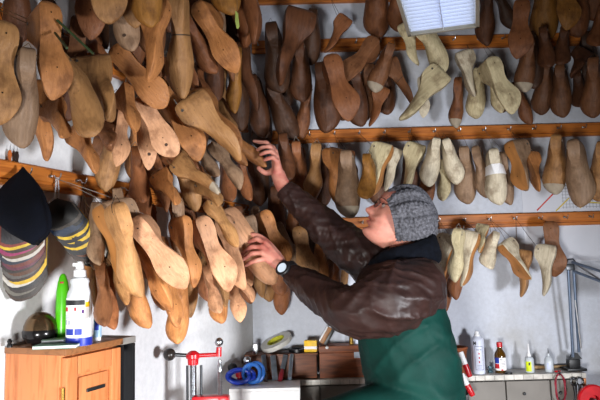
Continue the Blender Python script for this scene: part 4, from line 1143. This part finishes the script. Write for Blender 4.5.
# green leather scrap
p = onL(237, 12, .44); s = scale_at(p); q = MB()
out = [(-2.6, 0), (2.0, 0), (3.4, -6), (4.4, -10), (2.6, -14), (.2, -17.5), (-2.2, -18), (-3.0, -10)]
vs = [p+DL*x*s*1.05+V((0, 0, z*s))+NL*(.004*math.sin(z*.3)) for x, z in out]; m = len(vs); vs += [x-NL*.0015 for x in vs]
q.add(vs, [tuple(range(m)), tuple(range(2*m-1, m-1, -1))]+[(i, (i+1) % m, m+(i+1) % m, m+i) for i in range(m)]); lsc = tag(q.obj('leather_scrap', mat('lime_leather', 'a8b860', .6)), 'pale green leather scrap hanging among the lasts at the top', 'leather scrap')
q = MB(); q.tube([p+V((0, 0, -.004)), p+V((.001, 0, .02)), p+V((0, 0, .045))], .0011, 6); q.obj('hanging_cord', M_cordb, lsc)

# --- workbench along the back wall
YF = 2.655; zbn = at(520, 374.5, YF).z
x0 = CORNER.x+.03; x1 = at(586, 372, YF).x
wb = empty('workbench', V(((x0+x1)/2, 2.72, 0)), 'pale topped workbench with grey doors along the back wall', 'workbench')
q = MB(); q.box(((x0+x1)/2, (YF+YB)/2-.002, zbn-.011), (x1-x0, YB-YF-.004, .022), None, .003); q.obj('worktop', M_bench, wb)
q = MB()
for k in range(34):
    xx = x0+.02+(x1-x0-.04)*k/33
    q.box((xx, YF-.0005, zbn-.0115), (.0018, .0012, .019), None, .0002)
q.obj('edge_ruling', M_grey, wb)
ed = [x0+.01, at(320, 390, YF).x, at(508, 390, YF).x-.001, at(553, 390, YF).x, x1-.03]
for a, b in zip(ed, ed[1:]):
    q = MB(); q.box(((a+b)/2, YF+.03, (zbn-.034)/2+.02), (b-a-.006, .016, zbn-.07), None, .002); dd = q.obj('door_panel', M_grey, wb)
    q = MB(); q.bm(lambda bb: bmesh.ops.create_uvsphere(bb, u_segments=12, v_segments=8, radius=.007), 0, T((a+b)/2-.02, YF+.018, zbn-.085)); q.obj('knob', M_dsteel, dd)
q = MB(); q.box(((x0+x1)/2-.02, YF+.085, (zbn-.03)/2+.005), (x1-x0-.06, .08, zbn-.04), None, .002); q.obj('carcass', M_grey, wb)
q = MB(); q.box((x1-.006, YF+.012, (zbn-.024)/2), (.010, .02, zbn-.024), None, .002); q.obj('leg', M_pine, wb)
def onBench(px, Y): 
    p = at(px, 372, Y); p.z = zbn+.0006; return p
# tool tray
def pbox(mb, px0, px1, Y, z0, z1, dep, mi=0, bevel=.002):
    a = at(px0, 360, Y).x; b = at(px1, 360, Y).x
    mb.box(((a+b)/2, Y+dep/2, (z0+z1)/2), (b-a, dep, z1-z0), None, bevel, mi); return a, b
zb0 = zbn+.0006; YT = 2.665
zr = at(280, 354, YT).z
a, b = at(246, 360, YT).x, at(316.5, 360, YT).x
tt = empty('tool_tray', V(((a+b)/2, YT+.05, zb0)), 'dark wooden tool tray in the corner of the workbench', 'tray')
for nm, c_, s_ in (('front_board', ((a+b)/2, YT+.005, (zb0+zr)/2), (b-a, .010, zr-zb0-.01)), ('back_board', ((a+b)/2, YT+.105, (zb0+zr)/2), (b-a, .010, zr-zb0-.01)), ('end_board', (a+.005, YT+.055, (zb0+zr)/2), (.010, .090, zr-zb0-.01)), ('end_board', (b-.005, YT+.055, (zb0+zr)/2), (.010, .090, zr-zb0-.01)), ('lid', ((a+b)/2, YT+.055, zr-.003), (b-a+.012, .125, .007))):
    q = MB(); q.box(c_, s_, None, .0015); q.obj(nm, M_dwood, tt)
zrt = zr+.0008
# white tape roll leaning on the tray
MPX = 2.72/600
tc = at(276.5, 343.5, 2.735); ax = (V((0, -1, 0))*.22+V((-.34, 0, .80))).normalized()
e1 = ax.cross(V((0, 1, 0))).normalized(); TM = frame(tc, e1, ax.cross(e1), ax)
tr = empty('tape_roll', tc, 'wide white tape roll with yellow core lying tilted on the tool tray', 'tape')
lowz = None
q = MB(); q.lathe([(.042, -.010), (.073, -.010), (.074, -.008), (.074, .008), (.073, .010), (.042, .010), (.042, -.010)], 48, TM); o = q.obj('tape', mat('tape_white', 'c9c8c2', .45, 0, .05), tr); lowz = min(v.co.z for v in o.data.vertices)
q = MB(); q.lathe([(.0375, -.0102), (.0418, -.0102), (.0418, .0102), (.0375, .0102), (.0375, -.0102)], 40, TM); o2_ = q.obj('core', mat('core_yellow', 'b8b83a', .6), tr)
for o in (o, o2_):
    for v in o.data.vertices: v.co.z += zrt-lowz
# black tape ring, yellow packet, steel block on the tray
p = at(297, 350, 2.72); p.z = zrt; q = MB(); q.lathe([(.026, 0), (.036, 0), (.037, .001), (.037, .013), (.036, .014), (.026, .014), (.026, 0)], 32, Matrix.Translation(p)); 
tag(q.obj('tape_roll', M_black), 'small black tape ring between the white tape roll and the yellow packet', 'tape')
p = at(311, 348, 2.70); p.z = zrt
yp = empty('packet', p, 'yellow packet with white stripe on the right end of the tool tray', 'packet')
M = Matrix.Translation(p+V((0, 0, .0255))) @ Matrix.Rotation(-.2, 4, 'Z') @ Matrix.Rotation(.0, 4, 'Y')
q = MB(); q.box((0, 0, 0), (.056, .03, .05), M, .002); q.obj('box', M_yellow, yp)
q = MB(); q.box((0, 0, -.006), (.0566, .0306, .012), M, .0005); q.obj('stripe', M_paper, yp)
p = at(255.5, 348, 2.69); p.z = zrt; q = MB(); q.box(p+V((0, 0, .022)), (.022, .022, .044), None, .003); q.box(p+V((0, 0, .033)), (.0235, .0235, .003), None, .0005); tag(q.obj('steel_block', M_steel), 'small steel block at the left end of the tool tray', 'block')
# brown crate with a white knob
YC = 2.68; zc = at(342, 346, YC).z; a, b = at(319.5, 360, YC).x, at(367, 360, YC).x
cr = empty('wooden_box', V(((a+b)/2, YC+.05, zb0)), 'reddish wooden box with white knob right of the tool tray', 'box')
q = MB(); q.box(((a+b)/2, YC+.052, (zb0+zc-.03)/2), (b-a, .10, zc-.03-zb0), None, .002); q.obj('body', M_bwood, cr)
q = MB(); q.box(((a+b)/2, YC+.051, zc-.0145), (b-a+.004, .104, .029), None, .003); ld = q.obj('lid', M_bwood, cr)
q = MB(); p = at(327, 347.5, YC-.008); q.bm(lambda bb: bmesh.ops.create_uvsphere(bb, u_segments=12, v_segments=8, radius=.007), 0, Matrix.Translation(p)); q.obj('knob', M_white, ld)
q = MB(); p = at(357, 355, YC-.0015); q.box(p, (.026, .003, .026), None, .0005); q.obj('label_plate', mat('plate_blue', 'b9c6d6', .4), cr)
zct = zc+.0008
# brush, brass cylinder, bottle on the crate
c0 = at(322, 343, 2.72); c0.z = zct+.006; c1 = at(331, 328, 2.72)
br = empty('brush', c0, 'small brush with wooden back leaning on the reddish wooden box', 'brush')
dv = (c1-c0).normalized(); sd_ = dv.cross(V((0, -1, 0))).normalized(); BM_ = frame(c0, dv, sd_, dv.cross(sd_)); Lb = (c1-c0).length
q = MB(); q.box((Lb/2, -.004, 0), (Lb, .020, .03), BM_, .004); q.obj('back', mat('brush_wood', '9a6a3e', .45, 0, .2), br)
q = MB(); q.box((Lb/2, .013, 0), (Lb*.92, .014, .026), BM_, .001); q.obj('bristles', M_black, br)
q = MB(); q.box((Lb/2, -.016, 0), (Lb*.9, .006, .026), BM_, .001); q.obj('plate', M_white, br)
q = MB(); q.box((Lb+.006, 0, 0), (.02, .034, .028), BM_, .006); q.obj('ferrule', M_dsteel, br)
zmin = min((world(c) @ v.co).z for c in br.children for v in c.data.vertices)
for c in br.children:
    for v in c.data.vertices: v.co.z += zct-zmin
p = at(351.5, 344, 2.72); p.z = zct; q = MB(); q.lathe([(0, 0), (.010, 0), (.011, .004), (.0085, .03), (.010, .034), (.010, .055), (.006, .06), (0, .06)], 20, Matrix.Translation(p)); tag(q.obj('brass_cylinder', M_brass), 'brass cylinder standing on the reddish wooden box beside the apron', 'cylinder')
p = at(357, 344, 2.735); p.z = zct; q = MB(); q.lathe([(0, 0), (.011, 0), (.011, .045), (.005, .052), (.005, .062), (0, .062)], 20, Matrix.Translation(p)); tag(q.obj('small_bottle', mat('pale_bottle', 'c4cfe2', .3)), 'small pale bottle on the reddish box, touching the apron edge', 'bottle')

# --- white cupboard in front of the corner
YW = 2.40; zw = at(262, 388.5, YW).z; a, b = at(229, 390, YW).x, at(300, 390, YW).x
wc = empty('white_cupboard', V(((a+b)/2, YW+.075, 0)), 'plain white cupboard at the bottom, left of the green apron', 'cupboard')
q = MB(); q.box(((a+b)/2, YW+.077, (zw-.012)/2), (b-a, .154, zw-.012), None, .002); q.obj('body', M_white, wc)
q = MB(); q.box(((a+b)/2, YW+.077, zw-.006), (b-a, .154, .0118), None, .001); q.obj('top', M_white, wc)
zwt = zw+.0006
# files leaning against the tray
for i, (pt, yt_, pb, yb_, wd, hl, lb_) in enumerate(((263.5, 355, 266, 386, .020, .35, 'steel file with dark handle, leftmost of four leaning on the tool tray'), (273, 355.5, 275.5, 386, .023, 0, 'broad plain steel file, second of four leaning on the tool tray'), (285.5, 355, 280, 386, .019, .42, 'steel file with red handle leaning left, third of four on the tool tray'), (291.8, 355, 289.5, 386, .017, 0, 'rounded steel bar, last of four leaning on the tool tray'))):
    tp = at(pt, yt_, 2.635); bp = at(pb, yb_, 2.53); bp.z = zwt
    fl = empty('file', bp, lb_, 'file', 'files leaning on the tool tray')
    d = (tp-bp).normalized(); L = (tp-bp).length; sx_ = d.cross(V((0, 1, 0))).normalized(); FM = frame(bp, d, sx_, d.cross(sx_))
    if hl:
        q = MB(); q.tube([bp+d*.004, bp+d*L*hl*.3, bp+d*L*hl*.8, bp+d*L*hl], [.008, .0105, .010, .007], 12); q.obj('handle', mat('file_handle'+str(i), '7a1f28' if i == 2 else '2c2426', .4), fl)
    q = MB()
    if i == 3: q.tube([bp+d*.012, tp], .0085, 14)
    else: q.box((L*(hl+1)/2+.004, 0, 0), (L*(1-hl)-.008, wd, .005), FM, .0012)
    q.obj('blade', mat('file_steel', 'a9bccd', .3, .85, .15, 40), fl)
# coil of blue hose and red clamp on the cupboard
hs = empty('blue_hose', at(248, 385, 2.47), 'coiled bright blue strap on the white cupboard', 'strap')
hs.location.z = zwt
cxx = at(246, 380, 2.47); 
for k, (dx, dy, rx, rz, r, c_) in enumerate(((-.030, 0, .045, .026, .0085, M_blue), (-.018, .018, .050, .024, .0085, M_blue), (.022, .004, .034, .036, .0078, M_lblue), (.038, .022, .032, .037, .0078, M_lblue))):
    q = MB(); q.tube([V((cxx.x+dx+rx*math.cos(t_*2*PI/28), 2.47+dy+.006*math.sin(t_*2*PI/14), zwt+rz+r+.001+rz*math.sin(t_*2*PI/28))) for t_ in range(28)], r, 10, closed=True); q.obj('strap_loop', c_, hs)
p = at(240, 380, 2.525); p.z = zwt
rc = empty('red_clamp', p, 'red clamp head with chrome knob behind the blue strap', 'clamp')
zz = at(240, 374, 2.525).z
q = MB(); q.lathe([(0, 0), (.024, 0), (.024, .008), (.012, .012), (.011, zz-p.z-.012), (.017, zz-p.z-.01), (.018, zz-p.z+.012), (.008, zz-p.z+.02), (0, zz-p.z+.02)], 20, Matrix.Translation(p)); q.obj('column', M_red, rc)
A = V((p.x, p.y, zz+.012)); B_ = at(232.5, 367.5, 2.525); D_ = at(247, 371, 2.525); E_ = at(247.3, 363.5, 2.525)
q = MB(); q.tube([A, (A+B_)/2, B_], .006, 10); q.tube([A, D_], .0065, 10); q.tube([D_-V((0, 0, .004)), E_], [.008, .006], 10); q.obj('crank', M_red, rc)
q = MB(); q.bm(lambda bb: bmesh.ops.create_uvsphere(bb, u_segments=20, v_segments=12, radius=.0195), 0, Matrix.Translation(B_)); q.obj('ball_knob', M_black, rc)
q = MB(); q.bm(lambda bb: bmesh.ops.create_uvsphere(bb, u_segments=20, v_segments=12, radius=.0165), 0, Matrix.Translation(E_+V((0, 0, .012)))); q.obj('chrome_knob', M_steel, rc)

# --- red hand press at the left wall
YP = 2.06
pz = at(193, 356, YP); s = scale_at(pz)
stt = V((pz.x, pz.y, 0)); zst = .42
sp = empty('stump', stt, 'wooden stump carrying the red hand press', 'stump')
q = MB(); q.lathe([(0, 0), (.105, 0), (.11, .01), (.104, .2), (.108, zst-.008), (.104, zst), (0, zst)], 32, Matrix.Translation(stt)); q.obj('stump_body', M_dwood, sp)
for k in range(1): pass
pr = empty('hand_press', V((pz.x, pz.y, zst)), 'red hand press with black ball crank and upright screw', 'press')
z0 = zst+.0008; xa = pz.x; xb = at(220, 380, YP).x
q = MB(); q.box(((xa+xb)/2+.0, YP, z0+.012), (.19, .11, .024), None, .005)
zf = at(210, 396, YP).z
q.box((xb+.01, YP+.002, (z0+zf)/2), (.04, .05, zf-z0), None, .008); q.box(((xa+xb)/2+.012, YP, zf-.014), (xb-xa+.03, .045, .034), None, .01); q.obj('press_frame', M_red, pr)
def screw(mb, c, za, zb_, r, n=14, pitch=.0052):
    k = int((zb_-za)/(pitch/2)); mb.lathe([(r*(1 if i % 2 else .8), za+(zb_-za)*i/k) for i in range(k+1)], n, Matrix.Translation((c.x, c.y, 0)))
q = MB(); screw(q, V((xa, YP)), z0+.03, pz.z-.012, .0125); q.obj('screw', M_steel, pr)
for dx in (-.021, .024):
    q = MB(); q.tube([V((xa+dx, YP+.008, z0+.022)), V((xa+dx+(.002 if dx > 0 else 0), YP+.008, pz.z-.032))], .0045, 10); q.obj('guide_rod', M_dsteel, pr)
q = MB(); q.lathe([(0, -.030), (.0175, -.028), (.0185, -.010), (.0235, -.006), (.0235, .006), (.016, .012), (.010, .017), (0, .018)], 24, Matrix.Translation((xa, YP, pz.z))); q.obj('hub', M_red, pr)
pl_, pr_ = at(169.5, 354.5, YP), at(218.5, 354.5, YP)
q = MB(); q.tube([pz+V((0, 0, .001)), pr_], [.0075, .0065], 12); q.tube([pr_-V((0, 0, .006)), at(219, 347, YP)], [.0105, .009], 12); q.obj('crank_arm', M_red, pr)
q = MB(); q.tube([pz+V((0, 0, .001)), pl_], .0065, 12); q.obj('crank_rod', M_dsteel, pr)
q = MB(); q.bm(lambda bb: bmesh.ops.create_uvsphere(bb, u_segments=24, v_segments=16, radius=6.2*s), 0, Matrix.Translation(pl_)); q.obj('ball_knob', mat('ball_black', '2a2624', .22, .2), pr)
kn = at(219, 342, YP)
q = MB(); q.bm(lambda bb: bmesh.ops.create_uvsphere(bb, u_segments=24, v_segments=16, radius=4.3*s), 0, Matrix.Translation(kn)); q.obj('chrome_knob', M_steel, pr)
q = MB(); screw(q, V((xb, YP)), zf-.01, at(220, 371, YP).z, .0088); q.lathe([(.0075, 0), (.0075, .022), (.005, .026), (.005, .040), (0, .042)], 14, Matrix.Translation((xb, YP, at(220, 372, YP).z))); q.obj('second_screw', M_steel, pr)

# --- right end of the bench
def lathe_thing(name, px, Y, parts, label, cat):
    p = onBench(px, Y); e = empty(name, p, label, cat); out = []
    for nm, prof, m in parts:
        q = MB(); q.lathe(prof, 28, Matrix.Translation(p)); out.append(q.obj(nm, m, e))
    return e, p, out
M_can = mat('can_white', 'd6dcec', .3, 0, .03)
e, p, o = lathe_thing('spray_can', 479, 2.705, [('can', [(0, 0), (.026, 0), (.0275, .003), (.0275, .145), (.0255, .150), (.016, .158), (.016, .160)], M_can), ('nozzle', [(0, .159), (.0125, .159), (.0125, .168), (.009, .172), (.009, .181), (0, .182)], M_white)], 'white aerosol can with boxed print on the workbench behind the apron', 'spray can')
M = Matrix.Translation(p)
q = MB()
for b_ in ((-.75, .55, .018, .020), (-.75, .55, .118, .120), (-.75, -.70, .018, .12), (.5, .55, .018, .12)): z_ = patch(M, .0279, *b_); q.add(z_.v, z_.f)
for b_ in ((-.5, .3, .103, .106), (-.45, .25, .035, .037), (-.4, .2, .026, .028)): z_ = patch(M, .0279, *b_); q.add(z_.v, z_.f)
q.obj('blue_print', mat('print_slate', '5a6690', .5), o[0])
q = MB()
for b_ in ((-.2, .0, .084, .092), (-.2, .0, .066, .074), (-.2, .0, .048, .056)): z_ = patch(M, .0279, *b_); q.add(z_.v, z_.f)
q.obj('red_print', M_inkr, o[0])
q = MB()
for b_ in ((-.95, -.8, .124, .140), (-.8, -.62, .129, .136), (-.62, -.5, .124, .140)): z_ = patch(M, .0279, *b_); q.add(z_.v, z_.f)
q.obj('black_print', M_ink, o[0])
M_amber = NT('amber_glass'); M_amber.b.inputs['Base Color'].default_value = lin('5a3c10'); M_amber.b.inputs['Roughness'].default_value = .08; M_amber.b.inputs['Transmission Weight'].default_value = .35; M_amber = M_amber.m
e, p, o = lathe_thing('glue_bottle', 501, 2.71, [('glass', [(0, 0), (.0235, 0), (.0245, .003), (.0245, .075), (.022, .085), (.012, .1), (.0105, .104), (.0105, .112)], M_amber), ('cap', [(0, .111), (.0125, .111), (.0125, .130), (.011, .132), (0, .132)], M_red)], 'amber bottle with red cap on the workbench', 'bottle')
M = Matrix.Translation(p)
lb = patch(M, .0249, -1.4, 1.4, .012, .066, 18).obj('label', M_paper, e)
q = MB()
for b_ in ((-1.39, -.5, .042, .066),): z_ = patch(M, .0252, *b_); q.add(z_.v, z_.f)
q.obj('blue_print', M_inkb, lb)
q = MB()
for b_ in ((-1.39, -.5, .020, .040), (-.25, .15, .012, .018)): z_ = patch(M, .0252, *b_); q.add(z_.v, z_.f)
q.obj('red_print', M_inkr, lb)
q = MB()
for b_ in ((-.35, .1, .056, .060), (-.2, .5, .048, .050), (-.2, .45, .042, .044), (-.2, .5, .036, .038), (-.2, .4, .030, .032)): z_ = patch(M, .0252, *b_); q.add(z_.v, z_.f)
q.obj('black_print', M_ink, lb)
p = onBench(508.5, 2.672); q = MB(); q.lathe([(0, 0), (.016, 0), (.016, .006), (.014, .008), (0, .008)], 20, Matrix.Translation(p)); tag(q.obj('bottle_lid', M_black), 'flat black lid lying at the foot of the amber bottle', 'lid')
p = onBench(490.5, 2.72); q = MB(); q.lathe([(0, 0), (.011, 0), (.012, .008), (.007, .012), (.010, .018), (.010, .026), (0, .028)], 8, Matrix.Translation(p)); tag(q.obj('nut', mat('blue_steel', '5d7884', .35, .7)), 'small blue steel fitting between the aerosol can and the amber bottle', 'fitting')
M_clear = mat('translucent_plastic', 'd3dbe2', .3, 0, .03, trans=.25)
e, p, o = lathe_thing('dropper_bottle', 530, 2.70, [('bottle_body', [(0, 0), (.0185, 0), (.0195, .003), (.0195, .055), (.016, .064), (.008, .068)], M_clear), ('nozzle', [(.0085, .0675), (.008, .078), (.0055, .082), (.0018, .122), (0, .1225)], M_white)], 'clear nozzle bottle with yellow label on the workbench', 'bottle')
lb = patch(Matrix.Translation(p), .0199, -1.2, .05, .006, .048).obj('label', mat('label_acid', 'd8ea12', .5), e)
q = patch(Matrix.Translation(p), .0202, -.55, -.2, .032, .044); q.obj('mark', M_ink, lb)
e, p, o = lathe_thing('needle_bottle', 549.5, 2.70, [('bottle_body', [(0, 0), (.0175, 0), (.0185, .003), (.0185, .046), (.015, .060), (.006, .068), (.005, .078), (0, .079)], M_clear), ('needle', [(0, .078), (.0022, .078), (.0012, .100), (0, .102)], M_dsteel)], 'pale bottle with steel needle tip near the lamp foot', 'bottle')
patch(Matrix.Translation(p), .0188, -.9, 0, .012, .04).obj('label', mat('label_pale', 'c9d2ea', .5), e)
# hammer lying along the wall
ha = at(533, 368, 2.765); hb = at(572, 367, 2.765); ha.z = hb.z = zbn+.0095
hm = empty('hammer', ha, 'hammer with wooden handle lying along the wall behind the clear bottles', 'hammer')
q = MB(); q.tube([ha, ha*.7+hb*.3, hb], [.0085, .0075, .006], 12); q.obj('handle', mat('hammer_wood', 'a5875e', .5, 0, .2), hm)
hd = hb+V((.0, 0, .006)); q = MB(); q.box(hd, (.02, .05, .028), None, .005); q.obj('head', M_black, hm)
p = onBench(558, 2.675); q = MB(); q.tube([p+V((-.014, 0, .0045)), p+V((.006, .004, .0045)), p+V((.014, .005, .0045))], [.0035, .0042, .0015], 8); tag(q.obj('plug', M_red), 'tiny red plug on the bench edge beside the needle bottle', 'plug')
# articulated lamp
lp0 = onBench(575, 2.72)
la = empty('desk_lamp', lp0, 'grey sprung lamp arm standing on the right end of the workbench', 'lamp')
M_arm = mat('arm_grey', '6d7c92', .35, .6, .06)
q = MB(); q.box(lp0+V((-.003, 0, .006)), (.085, .07, .012), None, .003); q.box(lp0+V((-.005, 0, .03)), (.05, .036, .04), None, .004); q.add([lp0+V(v_) for v_ in ((-.02, -.015, .05), (.03, -.015, .05), (.03, .015, .05), (-.02, .015, .05), (-.002, -.012, .075), (.012, -.012, .075), (.012, .012, .075), (-.002, .012, .075))], [(0, 1, 2, 3)[::-1], (4, 5, 6, 7), (0, 1, 5, 4), (1, 2, 6, 5), (2, 3, 7, 6), (3, 0, 4, 7)]); q.obj('base', M_black, la)
tA, tB = at(568, 266, 2.66), at(573.5, 268, 2.66); bA, bB = at(573, 357, 2.71), at(579, 352, 2.71)
for a_, b_ in ((tA, bA), (tB, bB)):
    q = MB(); q.tube([a_, b_], .0065, 10); q.obj('lower_arm', M_arm, la)
q = MB(); q.tube([at(573, 300, 2.68)+V((.004, -.012, 0)), at(578, 348, 2.705)+V((.008, -.012, 0))], .0035, 8); q.obj('spring', M_steel, la)
q = MB(); q.tube([at(566, 264, 2.655), at(568, 259.5, 2.655), at(573, 259, 2.655), at(576, 263, 2.655)], .004, 8); q.box(at(570, 267, 2.655), (.04, .012, .03), None, .005); q.obj('elbow', M_dsteel, la)
uA0, uA1 = at(572, 262, 2.65), at(640, 284, 2.4); uB0, uB1 = at(573, 271, 2.65), at(640, 296, 2.4)
for a_, b_ in ((uA0, uA1), (uB0, uB1)):
    q = MB(); q.tube([a_, b_], .006, 10); q.obj('upper_arm', M_arm, la)
q = MB(); q.tube([at(576, 265, 2.635), at(601, 280, 2.55)], .0038, 8); q.obj('spring', M_steel, la)
q = MB(); hx = at(646, 292, 2.38); q.lathe([(.02, .05), (.03, .03), (.06, -.03), (.07, -.06), (.066, -.06), (.054, -.03), (.02, .04)], 28, Matrix.Translation(hx)); q.obj('shade', M_arm, la)
# red cord loop, pliers, red roll hanging on the bench front
YH = YF-.012
cc = at(560, 388, YH)
q = MB(); pts = []
for k in range(72):
    t_ = k/72*2*PI*3; pts.append(cc+V(((.021+.002*math.sin(k))*math.cos(t_), -.004+.004*math.sin(k*.9), .060*math.sin(t_))))
q.tube(pts, .0028, 8, closed=True)
rcord = q.obj('coiled_rope', mat('crimson_cord', '8e1a30', .45)); tag(rcord, 'coil of dark red cord hanging from the bench edge', 'cord')
q = MB(); q.tube([cc+V((0, .011, .052)), cc+V((0, -.008, .056)), cc+V((0, -.012, .066)), cc+V((0, .005, .069))], .003, 6); q.obj('peg', M_black, rcord)
pc = at(576, 378, YH)
pli = empty('pliers', pc, 'steel pliers hanging on the bench front beside the red cord', 'pliers')
for dx in (-.011, .014):
    q = MB(); q.tube([pc+V((dx+.013*math.cos(k*PI/8), -.002, -.014+.016*math.sin(k*PI/8))) for k in range(16)], .0038, 8, closed=True)
    q.tube([pc+V((dx, -.002, -.030)), pc+V((dx*.7, -.002, -.062)), pc+V((dx*1.3, -.002, -.1))], [.007, .006, .004], 10); q.obj('grip', M_dsteel, pli)
rr_ = at(593, 400, 2.55)
q = MB(); RMx = Matrix.Translation(rr_) @ Matrix.Rotation(PI/2, 4, 'X'); q.lathe([(.022, -.012), (.058, -.012), (.063, -.007), (.063, .007), (.058, .012), (.022, .012), (.022, -.012)], 36, RMx)
rl = empty('hanging_reel', rr_, 'red round reel at the bottom right corner', 'reel'); q.obj('rim', M_red, rl)
q = MB(); q.tube([rr_+V((0, -.02, 0)), rr_+V((0, .104+YF-2.655-.02, 0))], .008, 10); q.obj('axle', M_dsteel, rl)
# tubes in a holder behind the apron
ho = at(462, 392, YF-.03)
hd_ = empty('tool_holder', ho, 'dark holder on the bench front just behind the apron', 'holder')
q = MB(); q.box(ho+V((0, .012, -.03)), (.055, .034, .08), None, .004); q.obj('pouch', M_black, hd_)
for (ax_, ay_, bx_, by_, Yt, lb_) in ((460.5, 352, 470, 377, 2.64, 'red-tipped white marker, upper of two behind the apron'), (461.5, 374, 473, 396, 2.60, 'red-tipped white marker, lower of two behind the apron')):
    a_, b_ = at(ax_, ay_, Yt), at(bx_, by_, Yt-.02); mk = empty('hanging_marker', b_, lb_, 'marker', 'red and white markers')
    m_ = a_*.5+b_*.5
    q = MB(); q.tube([a_, m_], .0115, 14); q.obj('barrel', M_white, mk)
    q = MB(); q.tube([m_, b_*.94+a_*.06, b_], [.0125, .012, .009], 14); q.obj('cap', M_red, mk)
p = onBench(459, 2.72); q = MB(); q.lathe([(0, 0), (.03, 0), (.034, .03), (.036, .085), (.045, .115), (.042, .115), (.032, .085), (.03, .01), (0, .008)], 24, Matrix.Translation(p)); tag(q.obj('wooden_cup', M_bwood), 'brown wooden cup on the bench half hidden by the apron', 'cup')

# --- map sheet behind the lowest rail
a = at(541, 183, YB-.003); b = at(640, 218, YB-.003); a.z = at(560, 184, YB).z; b.z = at(560, 300, YB).z
xw0, xw1 = at(522, 200, YB).x, at(636, 200, YB).x; zw0, zw1 = at(560, 262, YB).z, at(560, 178, YB).z
mp = empty('map_picture', V(((xw0+xw1)/2, YB, zw0)), 'pale street map sheet on the wall behind the lowest rail, right', 'map')
q = MB(); q.box(((xw0+xw1)/2, YB-.0012, (zw0+zw1)/2), (xw1-xw0, .0016, zw1-zw0), None, .0002); q.obj('sheet', mat('map_paper', 'd3d6e0', .6, 0, .05, 6), mp)
q = MB()
gx0 = at(563, 205, YB).x
for k in range(18): q.box((gx0+k*.0155, YB-.0022, zw1-.075), (.0016, .0006, .14), None, .0001)
for k in range(10): q.box((gx0+.13, YB-.0022, zw1-.008-k*.0145), (.27, .0006, .0016), None, .0001)
q.obj('street_grid', mat('map_grey', '8d8f96', .6), mp)
def wline(pts, w_, m_, nm):
    q = MB(); P_ = [at(x, y, YB-.0026) for x, y in pts]
    for u_, v_ in zip(P_, P_[1:]):
        d = (v_-u_).normalized(); n_ = V((-d.z, 0, d.x))*w_
        q.add([u_+n_, u_-n_, v_-n_, v_+n_]+[x_+V((0, .0005, 0)) for x_ in (u_+n_, u_-n_, v_-n_, v_+n_)], [(0, 1, 2, 3), (7, 6, 5, 4), (0, 4, 5, 1), (1, 5, 6, 2), (2, 6, 7, 3), (3, 7, 4, 0)])
    q.obj(nm, m_, mp)
wline([(537, 210.5), (553, 194)], .003, mat('map_red', 'c8423a', .6), 'red_road')
wline([(556, 211), (569, 198)], .0028, mat('map_yellow', 'd0b84a', .6), 'yellow_road')
wline([(580, 208), (587, 202), (600, 203)], .0028, MATS['map_yellow'], 'yellow_road')

# --- hanging louvred lamp
YL1, YL0 = 1.95, 1.30
zl_ = at(445, 28.5, YL1).z; xa_, xb_ = at(408.5, 28, YL1).x, at(479.5, 27, YL1).x
cx_ = (xa_+xb_)/2; wl = xb_-xa_; cy_ = (YL0+YL1)/2; ll = YL1-YL0
lm = empty('ceiling_lamp', V((cx_, cy_, ZC)), 'bright louvred lamp hanging at the top of the picture', 'lamp')
q = MB()
for (c_, s_) in (((xa_+.006, cy_, zl_+.02), (.012, ll, .04)), ((xb_-.006, cy_, zl_+.02), (.012, ll, .04)), ((cx_, YL0+.006, zl_+.02), (wl, .012, .04)), ((cx_, YL1-.006, zl_+.02), (wl, .012, .04)), ((cx_, cy_, zl_+.045), (wl, ll, .01))):
    q.box(c_, s_, None, .001)
q.obj('housing', mat('lamp_metal', 'b5b2a6', .35, .7, .05), lm)
q = MB(); q.box((cx_, cy_, zl_+.030), (wl-.026, ll-.026, .004), None, .0005); q.obj('diffuser', mat('lamp_glow', 'dfe8ff', .5, 0, .03, 30, emit=LAMP_E), lm)
q = MB(); nn = 22
for k in range(nn):
    y_ = YL0+.014+(ll-.028)*(k+.5)/nn; q.box((cx_, y_, zl_+.014), (wl-.026, .0016, .016), None, .0002)
q.box((cx_+.002, cy_, zl_+.014), (.0022, ll-.026, .018), None, .0002); q.obj('louvre', mat('louvre_metal', 'c9d3e6', .3, .3, .02), lm)
for dy in (-.2, .2):
    q = MB(); q.tube([V((cx_, cy_+dy, zl_+.05)), V((cx_, cy_+dy, ZC-.0005))], .004, 8); q.obj('hanger_rod', M_dsteel, lm)
_r = ray(479, 261); AZ = math.atan2(_r.x, _r.y); LPIV = V((xb_, YL1, 0)); LROT = Matrix.Translation(LPIV) @ Matrix.Rotation(-AZ, 4, 'Z') @ Matrix.Translation(-LPIV)
lm.matrix_basis = LROT @ lm.matrix_basis

# ------------------------------------------------------------------ light
def area(name, loc, tgt, sx, sy, e, col=(1, 1, 1), spread=180):
    l = bpy.data.lights.new(name, 'AREA'); l.shape = 'RECTANGLE'; l.size = sx; l.size_y = sy; l.energy = e; l.color = col; l.spread = math.radians(spread)
    o = bpy.data.objects.new(name, l); C.objects.link(o); o.location = loc
    o.rotation_euler = (V(tgt)-V(loc)).to_track_quat('-Z', 'Y').to_euler(); return o
area('window_light', (-.45, -.5, .55), (.1, 2.6, .38), .38, .34, 32, (1, .99, .97), 92)
area('room_light', (1.5, .35, .7), (-.3, 2.15, .5), .34, .3, 44, (.93, .95, 1), 100)
w = bpy.data.worlds.new('world'); S.world = w; w.use_nodes = True
w.node_tree.nodes['Background'].inputs[0].default_value = (.8, .88, 1, 1); w.node_tree.nodes['Background'].inputs[1].default_value = .03
S.view_settings.exposure = -0.42
